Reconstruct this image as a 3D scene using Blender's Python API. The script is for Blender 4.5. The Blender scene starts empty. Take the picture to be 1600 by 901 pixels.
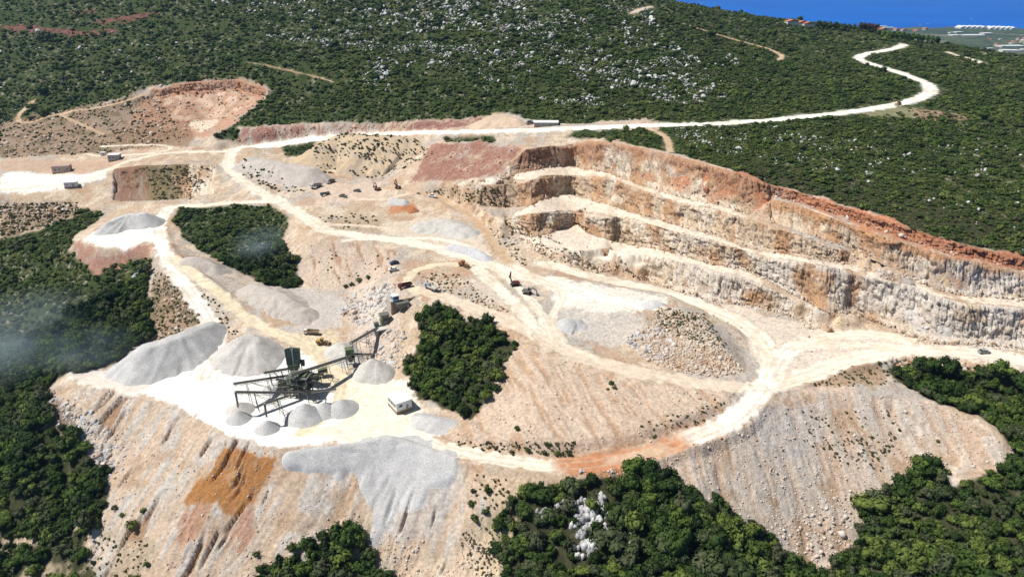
import bpy, math, random
import numpy as np
from mathutils import Vector
from mathutils.geometry import delaunay_2d_cdt

R = math.radians
random.seed(7)
rng = np.random.default_rng(11)
scene = bpy.context.scene
COL = scene.collection

# ------------------------------------------------------------------ camera
CAMZ = 178.0
FPX = 1142.0                       # focal length in photo pixels (photo 1600 x 901)
PITCH = math.atan(510.5 / FPX)
cam_d = bpy.data.cameras.new('camera')
cam = bpy.data.objects.new('camera', cam_d)
COL.objects.link(cam)
cam.location = (0, 0, CAMZ)
cam.rotation_euler = (math.pi / 2 - PITCH, 0, 0)
cam_d.sensor_width = 36.0
cam_d.lens = FPX / 1600 * 36.0
cam_d.clip_start = 1.0
cam_d.clip_end = 60000.0
scene.camera = cam

# ------------------------------------------------------------------ sky, sun, exposure
SUN_EL, SUN_AZ = R(58), R(-95)    # azimuth from +Y (clockwise seen from above), sun stands to the left
world = bpy.data.worlds.new('World')
scene.world = world
world.use_nodes = True
wn = world.node_tree
sky = wn.nodes.new('ShaderNodeTexSky')
sky.sky_type = 'NISHITA'
sky.sun_disc = False
sky.sun_elevation = SUN_EL
sky.sun_rotation = SUN_AZ
sky.altitude = 300
sky.air_density = 1.0
sky.dust_density = 0.6
sky.ozone_density = 1.5
bg = wn.nodes['Background']
bg.inputs['Strength'].default_value = 0.05
wn.links.new(sky.outputs[0], bg.inputs['Color'])
sun_d = bpy.data.lights.new('sun', 'SUN')
sun = bpy.data.objects.new('sun', sun_d)
COL.objects.link(sun)
sun_d.energy = 4.9
sun_d.angle = R(0.53)
sun_d.color = (1.0, 0.95, 0.87)
sdir = Vector((math.sin(SUN_AZ) * math.cos(SUN_EL), math.cos(SUN_AZ) * math.cos(SUN_EL), math.sin(SUN_EL)))
sun.rotation_euler = sdir.to_track_quat('Z', 'Y').to_euler()
scene.view_settings.view_transform = 'Standard'
scene.view_settings.look = 'None'
scene.view_settings.exposure = 0.2
scene.view_settings.gamma = 1.0
scene.view_settings.use_curve_mapping = False
scene.cycles.use_denoising = True
scene.cycles.max_bounces = 4
scene.cycles.diffuse_bounces = 2
scene.cycles.volume_bounces = 0
scene.cycles.transparent_max_bounces = 8

# ------------------------------------------------------------------ pixels <-> world
CP, SP = math.cos(PITCH), math.sin(PITCH)
def ray(px, py):
    u = (px - 800.0) / FPX
    v = (450.5 - py) / FPX
    return u, CP + v * SP, -SP + v * CP
def P(px, py, z):                 # point of the ray that lies at height z
    a, b, c = ray(px, py)
    t = (z - CAMZ) / c
    return Vector((a * t, b * t, z))
def PR(px, py, r):                # point of the ray at horizontal distance r
    a, b, c = ray(px, py)
    t = r / math.hypot(a, b)
    return Vector((a * t, b * t, CAMZ + c * t))
def tdep(px, py):
    a, b, c = ray(px, py)
    return -c / math.hypot(a, b)
def DN(px, py, anchor, s):        # point on a slope s that starts at the anchor (px, py, z)
    t0 = tdep(anchor[0], anchor[1])
    r0 = (CAMZ - anchor[2]) / t0
    t = tdep(px, py)
    z = (anchor[2] - s * r0 + s * CAMZ / t) / (1 + s / t)
    return P(px, py, z)
def to_px(x, y, z):
    dz = z - CAMZ
    depth = y * CP - dz * SP
    up = y * SP + dz * CP
    return 800.0 + FPX * x / depth, 450.5 - FPX * up / depth

# ------------------------------------------------------------------ numpy noise
def _hash(ix, iy, iz, seed):
    h = (ix.astype(np.int64) * 374761393 + iy.astype(np.int64) * 668265263 + iz.astype(np.int64) * 1274126177 + seed * 974634777) & 0xffffffff
    h = ((h ^ (h >> 13)) * 1274126177) & 0xffffffff
    h = h ^ (h >> 16)
    return (h & 0xffff).astype(np.float32) / 65535.0
def vnoise(x, y, seed=0):
    ix, iy = np.floor(x), np.floor(y)
    fx, fy = (x - ix).astype(np.float32), (y - iy).astype(np.float32)
    fx = fx * fx * (3 - 2 * fx); fy = fy * fy * (3 - 2 * fy)
    z0 = np.zeros_like(ix)
    a = _hash(ix, iy, z0, seed); b = _hash(ix + 1, iy, z0, seed)
    c = _hash(ix, iy + 1, z0, seed); d = _hash(ix + 1, iy + 1, z0, seed)
    return (a * (1 - fx) + b * fx) * (1 - fy) + (c * (1 - fx) + d * fx) * fy
def fbm(x, y, seed=0, octv=4, gain=0.5):
    s = 0.0; a = 1.0; n = 0.0
    for i in range(octv):
        s = s + a * vnoise(x * 2.03 ** i + i * 17.3, y * 2.03 ** i - i * 9.1, seed + i)
        n += a; a *= gain
    return s / n
def vnoise3(x, y, z, seed=0):
    iz = np.floor(z); fz = (z - iz).astype(np.float32); fz = fz * fz * (3 - 2 * fz)
    ix, iy = np.floor(x), np.floor(y)
    fx, fy = (x - ix).astype(np.float32), (y - iy).astype(np.float32)
    fx = fx * fx * (3 - 2 * fx); fy = fy * fy * (3 - 2 * fy)
    o = 0
    for k, w in ((0, 1 - fz), (1, fz)):
        a = _hash(ix, iy, iz + k, seed); b = _hash(ix + 1, iy, iz + k, seed)
        c = _hash(ix, iy + 1, iz + k, seed); d = _hash(ix + 1, iy + 1, iz + k, seed)
        o = o + w * ((a * (1 - fx) + b * fx) * (1 - fy) + (c * (1 - fx) + d * fx) * fy)
    return o
def sstep(a, b, x):
    t = np.clip((x - a) / (b - a), 0, 1)
    return t * t * (3 - 2 * t)
def pip(poly, px, py):            # points inside a polygon
    p = np.asarray(poly, float)
    res = np.zeros(px.shape, bool)
    m = (px > p[:, 0].min()) & (px < p[:, 0].max()) & (py > p[:, 1].min()) & (py < p[:, 1].max())
    idx = np.nonzero(m)
    X, Y = px[idx], py[idx]
    ins = np.zeros(X.shape, bool)
    n = len(p)
    for i in range(n):
        x0, y0 = p[i]; x1, y1 = p[(i + 1) % n]
        if y0 == y1: continue
        c = ((y0 > Y) != (y1 > Y)) & (X < (x1 - x0) * (Y - y0) / (y1 - y0) + x0)
        ins ^= c
    res[idx] = ins
    return res
def seg_dist(X, Y, pts):          # distance to a polyline and the interpolated third value
    best = np.full(X.shape, 1e9); val = np.zeros(X.shape)
    for (a, b) in zip(pts[:-1], pts[1:]):
        dx, dy = b[0] - a[0], b[1] - a[1]
        L = dx * dx + dy * dy + 1e-9
        t = np.clip(((X - a[0]) * dx + (Y - a[1]) * dy) / L, 0, 1)
        d = np.hypot(X - a[0] - t * dx, Y - a[1] - t * dy)
        m = d < best
        best = np.where(m, d, best)
        val = np.where(m, a[2] + t * (b[2] - a[2]), val)
    return best, val
def blur(a, n):
    for _ in range(n):
        p = np.pad(a, 1, mode='edge')
        a = (p[:-2, 1:-1] + p[2:, 1:-1] + p[1:-1, :-2] + p[1:-1, 2:] + 4 * p[1:-1, 1:-1]) / 8
    return a

# ------------------------------------------------------------------ the lie of the land: break lines (photo pixel, height in m)
LINES = {
 'pad_crest': [(98,583,0),(135,603,0),(180,614,0),(240,622,0),(285,635,0),(318,660,0),(352,681,0),(400,696,0),(440,700,0),(520,694,0),(590,688,0),(640,694,0),(700,710,.3),(760,724,.8),(850,735,1.3),(930,734,2.3),(1020,714,4),(1090,690,6),(1150,664,8),(1185,642,9),(1215,625,9.5),(1260,614,10),(1330,611,10),(1400,615,9),(1470,630,8),(1530,655,6),(1565,680,4),(1582,702,0)],
 'road_inner': [(655,640,.3),(690,672,.4),(720,693,.7),(760,707,1),(850,719,1.7),(930,715,2.8),(1020,696,4.6),(1090,671,6.6),(1140,648,8.4),(1165,622,9.6)],
 'cut_top': [(725,676,4),(800,691,5.5),(900,687,7),(1000,667,9),(1090,645,10.5),(1140,625,11)],
 'haul': [(648,452,20.5),(700,467,20),(760,490,18.5),(830,520,17),(880,545,15),(950,570,13.5),(1050,592,12),(1130,603,11),(1190,606,10.5)],
 'haul_low': [(700,480,19.5),(760,502,18),(830,536,16.3),(880,560,14.4),(950,585,13),(1050,606,11.6),(1120,614,10.8)],
 'left_road': [(262,325,17.5),(248,350,17.2),(250,375,16.3),(270,420,14),(300,460,10.5),(325,500,6.5),(338,530,3.5),(332,565,1.4),(320,590,0)],
 'yellow_road': [(268,402,15.2),(310,435,12.5),(350,465,10),(390,500,7),(430,520,5),(480,540,3),(505,565,1.5),(512,600,.3)],
 'link_road': [(262,325,17.5),(340,319,20.5),(430,315,24)],
 'main_road': [(360,238,30),(358,262,28.5),(385,288,26.5),(430,312,24.5),(470,335,23.7),(510,360,23.2),(580,370,23),(680,387,22.3),(760,413,21.6),(840,437,21),(900,455,20.8)],
 'main_low': [(365,300,22.5),(430,326,23.5),(455,345,23),(490,372,22.8),(560,381,22.6),(640,392,22.2),(700,410,21.7),(740,425,21.2)],
 'top_road': [(360,236,30),(440,226,35),(500,218,40),(640,208,50),(780,204,58),(900,200,63),(1000,197,65),(1100,194,66),(1200,188,66.5),(1300,178,67),(1400,163,68),(1450,147,69),(1447,131,69.5),(1400,112,71),(1342,90,74),(1400,75,77),(1412,70,78)],
 'red_bank': [(372,218,40),(430,203,46),(560,196,52),(700,190,57.5),(790,182,62),(870,190,65)],
 'crest': [(790,262,50),(806,247,56),(823,233,62),(860,228,63.5),(888,229,64),(920,220,65.5),(950,222,66),(1000,231,66),(1050,242,66),(1130,264,65),(1200,287,62.5),(1246,300,60),(1296,317,58),(1364,337,56),(1431,361,54.2),(1499,381,52.5),(1600,405,51),(1740,436,50)],
 'u_in': [(1210,306,54.5),(1250,315,53),(1300,332,51.5),(1364,355,50),(1431,377,48.5),(1482,394,47.3),(1532,404,46.4),(1600,423,45),(1740,460,44)],
 'u_out': [(1204,311,54),(1250,322,52.5),(1300,341,51),(1364,364,49.5),(1431,386,48),(1482,402,46.8),(1532,412,45.9),(1600,431,44.5),(1740,470,43)],
 'a_in': [(700,286,38),(760,281,42.5),(797,273,46),(830,265,46),(867,259,46.5),(905,262,46.5),(950,268,46.5),(1002,288,46),(1060,307,46),(1128,321,46),(1171,335,45),(1250,361,43),(1330,387,40),(1414,424,36)],
 'a_out': [(690,293,36.5),(760,289,41.5),(820,286,45),(843,277,45.4),(894,275,45.5),(952,278,45.5),(1002,297,45.3),(1060,316,45.2),(1128,330,45),(1171,344,44),(1250,369,42),(1330,394,39)],
 'b_in': [(745,320,30),(790,323,32),(831,321,34),(845,312,34),(880,303,34.3),(920,310,34.3),(985,329,34),(1060,352,34),(1111,365,34),(1195,392,33.6),(1262,401,33.2),(1330,413,32.6),(1364,422,32),(1430,437,31),(1465,452,30),(1499,459,29.5),(1600,469,28.5),(1740,490,28)],
 'b_out': [(745,331,29.5),(789,341,33),(828,334,33.5),(896,330,33.6),(918,334,33.5),(985,342,33.4),(1060,363,33.4),(1111,374,33.3),(1195,402,33),(1262,411,32.6),(1330,423,32),(1364,432,31.4),(1430,447,30.3),(1465,463,29.4),(1499,472,28.9),(1600,482,28),(1740,505,27)],
 'c_in': [(791,348,25),(807,363,22.5),(831,370,22),(858,364,22),(902,348,23),(920,364,22.2),(955,376,22),(1032,389,22),(1070,400,22),(1110,411,22),(1161,420,21.7),(1212,443,21),(1246,463,19),(1296,484,16),(1332,489,14)],
 'c_out': [(893,399,21),(930,390,21.5),(950,388,21.6),(963,400,21.6),(1002,399,21.5),(1032,401,21.5),(1070,412,21.4),(1110,423,21.3),(1161,432,21),(1212,455,20),(1246,473,18)],
 'toe': [(899,404,19.5),(930,417,15.5),(950,424,14.6),(966,414,14.6),(1000,432,14.8),(1060,455,14.5),(1110,470,14),(1180,478,13.5),(1230,492,13),(1290,512,12.6)],
 'pit_toe': [(1332,489,13.8),(1360,500,13.4),(1420,524,13.2),(1470,537,13),(1540,538,13.2),(1600,545,13.5),(1740,565,14)],
 'pit_edge': [(1245,592,10.6),(1300,572,11.5),(1380,556,12.5),(1440,556,12.8),(1500,562,13),(1570,578,13.2),(1700,600,13.5)],
 'track': [(600,293,27.5),(640,298,30),(690,311,28),(740,342,25),(775,385,22.3),(797,412,21.6)],
 'plat_front': [(872,478,20.2),(950,488,20.2),(1000,491,20.2),(1035,475,20)],
 'plat_back': [(845,425,21.2),(900,437,20.8),(970,448,20.5),(1040,460,20)],
 'lane': [(850,412,20.8),(905,426,19.5),(970,442,17.5),(1040,455,16),(1110,482,14.2),(1150,500,13.4),(1185,530,12),(1205,565,11),(1200,595,10.6)],
 'basin': [(870,500,16.5),(905,525,15),(960,540,13.8)],
 'rubble_top': [(1030,478,22),(1065,482,23),(1095,500,21.5),(1125,535,18)],
 'rubble_base': [(985,550,13.4),(1030,575,12.4),(1110,590,11.5),(1168,582,11),(1160,545,11.8)],
 'left_apron': [(0,272,20.5),(60,262,22),(130,275,22),(200,250,28.5),(270,237,31.5),(340,236,31)],
 'left_apron_low': [(0,306,16.5),(60,302,18),(130,290,20.5),(168,268,24)],
 'left_scarp': [(0,322,10),(60,322,11),(105,318,13),(128,332,9)],
 'cliff_top': [(172,265,27),(215,259,30),(300,256,32),(340,258,31)],
 'cliff_toe': [(178,312,14.5),(230,313,15),(290,309,17.5),(345,300,23)],
 'left_plat': [(124,374,15.5),(150,386,15.5),(200,389,16),(238,376,16.8)],
 'left_plat_back': [(150,360,16),(200,355,17),(244,345,18.7)],
 'left_plat_base': [(108,388,10),(150,425,3.5),(200,408,8),(236,402,12)],
 'wood_left_a': [(225,430,8),(232,470,5),(245,520,0.5),(185,572,-1),(110,580,-1.5)],
 'hopper_edge': [(600,388,22),(612,420,20.8),(628,445,20.4),(640,462,20.2),(652,470,20)],
 'spur_toe': [(470,385,17),(464,420,9),(470,446,5),(510,462,5),(545,462,6)],
 'wood_patch': [(278,338,18),(300,388,12),(345,405,8.5),(400,435,6.5),(460,447,5)],
 'dump_crest': [(440,240,31.5),(500,262,29),(545,285,28)],
 'hollow_top': [(130,176,47),(230,142,62),(300,128,70),(370,124,73),(420,142,66),(390,165,56),(350,200,44),(332,214,40)],
 'hollow_floor': [(240,185,44),(280,168,51),(330,172,48),(340,185,44),(300,195,42),(270,200,41)],
 'skyline': None,
}
def lift(l, dz, lo=780, fade=.5):
    return [(x, y, z + dz * min(1, max(0, (x - lo) / 60)) * (1 - fade * min(1, max(0, (x - 1250) / 300)))) for (x, y, z) in l]
for k, dz in (('crest', 4), ('u_in', 3.5), ('u_out', 3.5), ('a_in', 4), ('a_out', 4), ('b_in', 4.5), ('b_out', 4.5), ('c_in', 4.5), ('c_out', 4.5)):
    LINES[k] = lift(LINES[k], dz, 880 if k == 'crest' else 780)
LINES['toe'] = [(x, y, z - 1.3) for (x, y, z) in LINES['toe']]
LINES['top_road'] = lift(LINES['top_road'], 3.5, 640, 0)
# no face may lean out over its own foot: lower a crest until the face rises behind the foot
def itp(l, q, k): return float(np.interp(q, [p[0] for p in l], [p[k] for p in l]))
def dense(l, st=14.0):
    xs = sorted(set([p[0] for p in l] + list(np.arange(l[0][0], l[-1][0], st))))
    return [(x, itp(l, x, 1), itp(l, x, 2)) for x in xs]
for k in ('c_out', 'c_in', 'b_out', 'b_in', 'a_out', 'a_in', 'u_out', 'u_in', 'crest', 'toe'): LINES[k] = dense(LINES[k])
def settle(top, bot, inner, x0, x1):
    dl = []
    for (x, y, z) in LINES[top]:
        d = 0.0
        if x0 <= x <= x1:
            yb, zb = itp(bot, x, 1), itp(bot, x, 2)
            m = 1.0 + .22 * max(0, z - zb)
            d = max(0.0, z - (CAMZ - tdep(x, y) * ((CAMZ - zb) / tdep(x, yb) + m)))
            d = min(d, max(0.0, z - zb - 3.0))
        dl.append(d)
    dl = np.array(dl)
    sm = np.maximum(dl, np.convolve(np.pad(dl, 2, mode='edge'), np.ones(5) / 5, mode='valid'))
    xs = [p[0] for p in LINES[top]]
    LINES[top] = [(x, y, z - d) for (x, y, z), d in zip(LINES[top], sm)]
    if inner: LINES[inner] = [(x, y, z - float(np.interp(x, xs, sm, 0 if x < xs[0] - 25 else None, 0 if x > xs[-1] + 25 else None))) for (x, y, z) in LINES[inner]]
settle('c_out', LINES['toe'], 'c_in', 893, 1250)
settle('b_out', [q for q in LINES['c_in'] if q[0] < 1300] + LINES['pit_toe'], 'b_in', 789, 1740)
settle('a_out', LINES['b_in'], 'a_in', 752, 1335)
settle('u_out', [q for q in LINES['a_in'] if 1171 < q[0] < 1400] + [q for q in LINES['b_in'] if q[0] > 1420], 'u_in', 1200, 1740)
settle('crest', [q for q in LINES['a_in'] if q[0] <= 1171] + LINES['u_in'], None, 797, 1740)
LINES['hollow_face_low'] = []
for (px, py, pz, dy) in ((236,141,62.5,15),(300,128,70,17),(340,126,71.5,18),(370,124,73,18),(400,133,69.5,17),(420,142,66,14)):
    rr0 = (CAMZ - pz) / tdep(px, py)
    v = PR(px, py + dy, rr0 - 6); LINES['hollow_face_low'].append((px, py + dy, v.z))
LINES['hollow_face_top'] = [(236,141,62.5),(300,128,70),(340,126,71.5),(370,124,73),(400,133,69.5),(420,142,66)]
PTS = []
def add_pts(l): PTS.extend(l)
crest_pt = {c[0]: c for c in LINES['pad_crest']}
BASE = []
for (px, py, cx, s) in [(60,655,98,.45),(120,690,135,.5),(160,730,180,.58),(168,790,240,.58),(200,850,285,.58),(250,901,318,.58),(250,960,318,.55),
        (350,901,352,.6),(350,970,352,.55),(480,901,440,.62),(480,970,440,.55),(600,901,590,.62),(620,970,590,.55),(700,870,640,.6),(720,970,700,.5),
        (745,790,760,.5),(820,800,850,.42),(830,901,850,.42),(830,970,850,.4),(930,800,930,.45),(930,901,930,.42),(930,970,930,.42),(1000,765,1020,.5),
        (1020,850,1020,.45),(1050,960,1020,.45),(1100,790,1090,.52),(1110,901,1090,.5),(1190,835,1185,.6),(1200,960,1185,.52),(1280,880,1260,.64),(1290,970,1260,.55),
        (1335,850,1330,.64),(1400,770,1400,.6),(1478,742,1470,.58),(1560,735,1565,.5)]:
    BASE.append(DN(px, py, crest_pt[cx], s))
for (px, py, z) in [(1500,800,-14),(1420,850,-22),(1500,901,-22),(1400,960,-28),(1600,770,-5),(1600,850,-15),(1620,960,-22),(1750,780,-2),(1780,960,-18),
        (1395,580,9.5),(1440,598,5),(1530,625,1),(1600,640,0),(1610,690,-3),(1740,650,2),(1740,720,-2),
        # left wood
        (0,350,4),(60,350,4),(120,345,8),(0,420,-6),(80,430,-4),(170,440,2),(0,510,-20),(90,520,-13),(170,520,-5),(0,600,-29),(60,590,-16),(0,680,-38),(40,680,-28),
        (0,780,-46),(90,790,-33),(0,860,-50),(110,860,-36),(0,960,-52),(150,960,-42),(-150,420,-14),(-150,600,-40),(-150,800,-58),(-150,960,-45),(-150,300,10),(-150,230,24),
        # inner ground
        (700,505,15),(680,560,7.5),(700,620,2.5),(735,652,2.2),(790,545,13.5),(760,600,9),(840,600,12),(840,650,9.5),(950,630,11),(650,530,10),(630,570,3),(645,615,.6),
        (590,440,17),(565,470,9.5),(560,500,6),(560,540,2),(540,520,3.5),(600,590,0),(560,590,0),(520,575,.6),(480,480,6),(430,470,7.5),(400,460,8.5),(440,505,5.5),(360,440,9),
        (330,370,15),(380,350,17.5),(430,345,19.5),(455,365,18),(400,400,11),(300,430,10),(290,480,7),(260,440,10),(380,560,0),(430,580,0),(400,640,0),(500,650,0),(300,600,0),(200,600,0),
        (480,300,26.5),(520,300,27),(560,318,25),(620,320,25.5),(680,330,25),(580,345,23.5),(650,360,22.6),(720,385,22),(700,395,21.9),(740,300,34),(830,400,21.2),(850,385,25.5),(880,395,25.2),(960,460,20.5),
        (750,440,20.8),(800,460,20.2),(850,470,19.8),(780,475,19.6),(720,450,20.3),(840,505,17.5),
        (1180,510,13),(1250,540,12),(1330,525,12.8),(1230,570,11.2),(1400,540,13),(1260,605,10.2),(1330,600,10.5),
        (1250,240,66),(1350,290,60.5),(1450,330,57),(1520,300,58.5),(1600,320,56),(1740,300,57),(1500,200,65.5),(1600,200,65),(1740,200,63),(1000,212,66.3),(1100,225,66.5),
        (1600,140,66),(1740,150,63),(1500,120,69),(1250,150,68.5),(1150,165,68),
        (430,262,30),(560,215,45),(600,270,30),(640,270,35),(700,230,50),(720,265,42),(790,220,59),(760,250,50),(400,245,30.5),(330,255,29.5),
        (0,195,36),(100,195,38),(170,200,38),(60,235,27),(150,238,27.5),(240,225,33),(310,228,33),(0,250,23.5),(-150,200,36)]:
    if px > 850 and 100 < py < 345 and z > 54: z += 3.5 * (1 - .5 * min(1, max(0, (px - 1250) / 300)))
    BASE.append(P(px, py, z))
# the hillside behind
for (cx, cy, cz, s, rows) in [(-150,195,36,.24,(120,50,0,-45)),(0,190,37,.25,(140,90,40,0,-45)),(150,168,50,.25,(110,60,0,-45)),(300,124,72,.25,(80,40,0,-45)),(440,170,58,.24,(120,80,40,0,-45)),
        (600,188,57,.24,(140,90,40,0,-45)),(760,178,63,.24,(130,80,40,0,-45)),(880,180,67,.22,(140,90,40,0,-50)),(980,182,67,.19,(140,90,45,12)),(1100,170,68,.135,(110,60,30)),(1200,150,69,.095,(100,62)),(1300,130,70,.06,(90,62))]:
    for py in rows:
        BASE.append(DN(cx, py, (cx, cy, cz), s))
SKY = [PR(*q) for q in [(960,-25,980),(1040,0,1010),(1150,19,1080),(1250,34,1130),(1330,42,1210),(1390,60,1262),(1450,67,1170),(1530,77,1110),(1600,88,1060),(1750,100,1000)]]
for v in SKY:
    r = math.hypot(v.x, v.y)
    for k, dz in ((1.08, -14), (1.2, -55)):
        BASE.append(Vector((v.x * k, v.y * k, v.z + dz)))
for th in range(-54, 55, 9):
    t = R(th)
    BASE.append(Vector((150 * math.sin(t), 150 * math.cos(t), -46 if th < 20 else -36)))
    zz = 215 if th < -2 else (150 if th < 6 else (20 if th < 15 else -40))
    BASE.append(Vector((1620 * math.sin(t), 1620 * math.cos(t), zz)))
for (y, z) in ((250, -58), (320, -40), (400, -18), (520, 8), (700, 32), (900, 85), (1200, 150)):
    BASE.append(Vector((-y * 1.36, y, z)))
for (y, z) in ((250, -10), (330, 8), (420, 55), (520, 58), (700, 56), (900, 40), (1200, -20)):
    BASE.append(Vector((y * 1.36, y, z)))

verts2, zs, edges = [], [], []
def lp(v): return Vector((math.atan2(v.x, v.y), math.log(math.hypot(v.x, v.y))))
def add_line(vs):
    i0 = len(verts2)
    for v in vs:
        verts2.append(lp(v)); zs.append(v.z)
    edges.extend((i0 + k, i0 + k + 1) for k in range(len(vs) - 1))
for k, l in LINES.items():
    if l: add_line([P(*q) for q in l])
add_line(SKY)
for v in BASE:
    verts2.append(lp(v)); zs.append(v.z)
ov, oe, of, orig_v, _, _ = delaunay_2d_cdt(verts2, edges, [], 0, 1e-5)
tz = np.zeros(len(ov)); known = np.zeros(len(ov), bool)
for i, o in enumerate(orig_v):
    if len(o): tz[i] = sum(zs[k] for k in o) / len(o); known[i] = True
ovn = np.array([(v[0], v[1]) for v in ov])
src = np.array([(v[0], v[1]) for v in verts2]); zsn = np.array(zs)
for i in np.nonzero(~known)[0]:
    d = np.hypot(*(src - ovn[i]).T) + 1e-4
    k = np.argsort(d)[:4]
    w = 1 / d[k] ** 2
    tz[i] = (zsn[k] * w).sum() / w.sum()

NT, NR = 960, 860
T0, T1 = R(-53), R(53)
V0, V1 = math.log(160.0), math.log(1560.0)
th = np.linspace(T0, T1, NT); lv = np.linspace(V0, V1, NR)
Z = np.full((NR, NT), np.nan)
dT, dV = th[1] - th[0], lv[1] - lv[0]
for f in of:
    a, b, c = (ovn[i] for i in f); za, zb, zc = (tz[i] for i in f)
    i0 = max(0, int(math.ceil((min(a[0], b[0], c[0]) - T0) / dT))); i1 = min(NT - 1, int((max(a[0], b[0], c[0]) - T0) / dT))
    j0 = max(0, int(math.ceil((min(a[1], b[1], c[1]) - V0) / dV))); j1 = min(NR - 1, int((max(a[1], b[1], c[1]) - V0) / dV))
    if i1 < i0 or j1 < j0: continue
    tx, ty = np.meshgrid(th[i0:i1 + 1], lv[j0:j1 + 1])
    det = (b[1] - c[1]) * (a[0] - c[0]) + (c[0] - b[0]) * (a[1] - c[1])
    if abs(det) < 1e-14: continue
    l0 = ((b[1] - c[1]) * (tx - c[0]) + (c[0] - b[0]) * (ty - c[1])) / det
    l1 = ((c[1] - a[1]) * (tx - c[0]) + (a[0] - c[0]) * (ty - c[1])) / det
    l2 = 1 - l0 - l1
    m = (l0 > -1e-6) & (l1 > -1e-6) & (l2 > -1e-6)
    Z[j0:j1 + 1, i0:i1 + 1][m] = (l0 * za + l1 * zb + l2 * zc)[m]
bad = np.isnan(Z)
if bad.any():
    for i in range(NT):
        c = Z[:, i]; g = ~np.isnan(c)
        Z[:, i] = np.interp(lv, lv[g], c[g]) if g.any() else 0
TH, LV = np.meshgrid(th, lv)
RR = np.exp(LV)
GX, GY = RR * np.sin(TH), RR * np.cos(TH)
# soften facets: strong on the open land, light in the quarry
PXb, PYb = to_px(GX, GY, Z)
Zs = blur(Z, 12); Zl = blur(Z, 2)
wall = pip([(690,225),(830,215),(960,215),(1130,255),(1260,295),(1620,400),(1700,600),(1300,560),(1000,470),(860,440),(760,380),(690,310)], PXb, PYb).astype(float)
wall = blur(wall, 10)
Z = Zs * (1 - wall) + Zl * wall
# ------------------------------------------------------------------ looking things up on the land
def bil(G, t, v):
    fi = np.clip((np.asarray(t) - T0) / dT, 0, NT - 1.001); fj = np.clip((np.asarray(v) - V0) / dV, 0, NR - 1.001)
    i = fi.astype(int); j = fj.astype(int); a = fi - i; b = fj - j
    return (G[j, i] * (1 - a) + G[j, i + 1] * a) * (1 - b) + (G[j + 1, i] * (1 - a) + G[j + 1, i + 1] * a) * b
def ground(x, y):
    x = np.asarray(x, float); y = np.asarray(y, float)
    return bil(Z, np.arctan2(x, y), np.log(np.hypot(x, y)))
def hit(px, py):                  # where the ray of a photo pixel meets the land
    a, b, c = ray(px, py)
    t = math.atan2(a, b); k = -c / math.hypot(a, b)
    zc = bil(Z, np.full(NR, t), lv)
    zr = CAMZ - k * np.exp(lv)
    w = np.nonzero(zr <= zc)[0]
    if len(w) == 0: return P(px, py, 60.0)
    j = max(1, w[0])
    d0, d1 = zr[j - 1] - zc[j - 1], zr[j] - zc[j]
    f = d0 / (d0 - d1 + 1e-9)
    r = math.exp(lv[j - 1] + f * dV)
    return Vector((r * math.sin(t), r * math.cos(t), CAMZ - k * r))

# ------------------------------------------------------------------ roads: centre line in photo pixels, width in m
def hp(l): return [hit(*q) if len(q) == 2 else P(*q) for q in l]
def densify(pts, step=4.0):       # smooth centre line
    pts = [np.array(p) for p in pts]
    out = []
    n = len(pts)
    for i in range(n - 1):
        p0, p1, p2, p3 = pts[max(0, i - 1)], pts[i], pts[i + 1], pts[min(n - 1, i + 2)]
        m = max(1, int(np.linalg.norm(p2[:2] - p1[:2]) / step))
        for k in range(m):
            t = k / m
            out.append(0.5 * ((2 * p1) + (-p0 + p2) * t + (2 * p0 - 5 * p1 + 4 * p2 - p3) * t * t + (-p0 + 3 * p1 - 3 * p2 + p3) * t ** 3))
    out.append(pts[-1])
    return out
CREAM = (.73, .68, .57); WHITE = (.80, .78, .72); YELL = (.68, .595, .43); PINK = (.66, .55, .44); RED = (.45, .21, .11); TAN = (.47, .33, .21)
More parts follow.
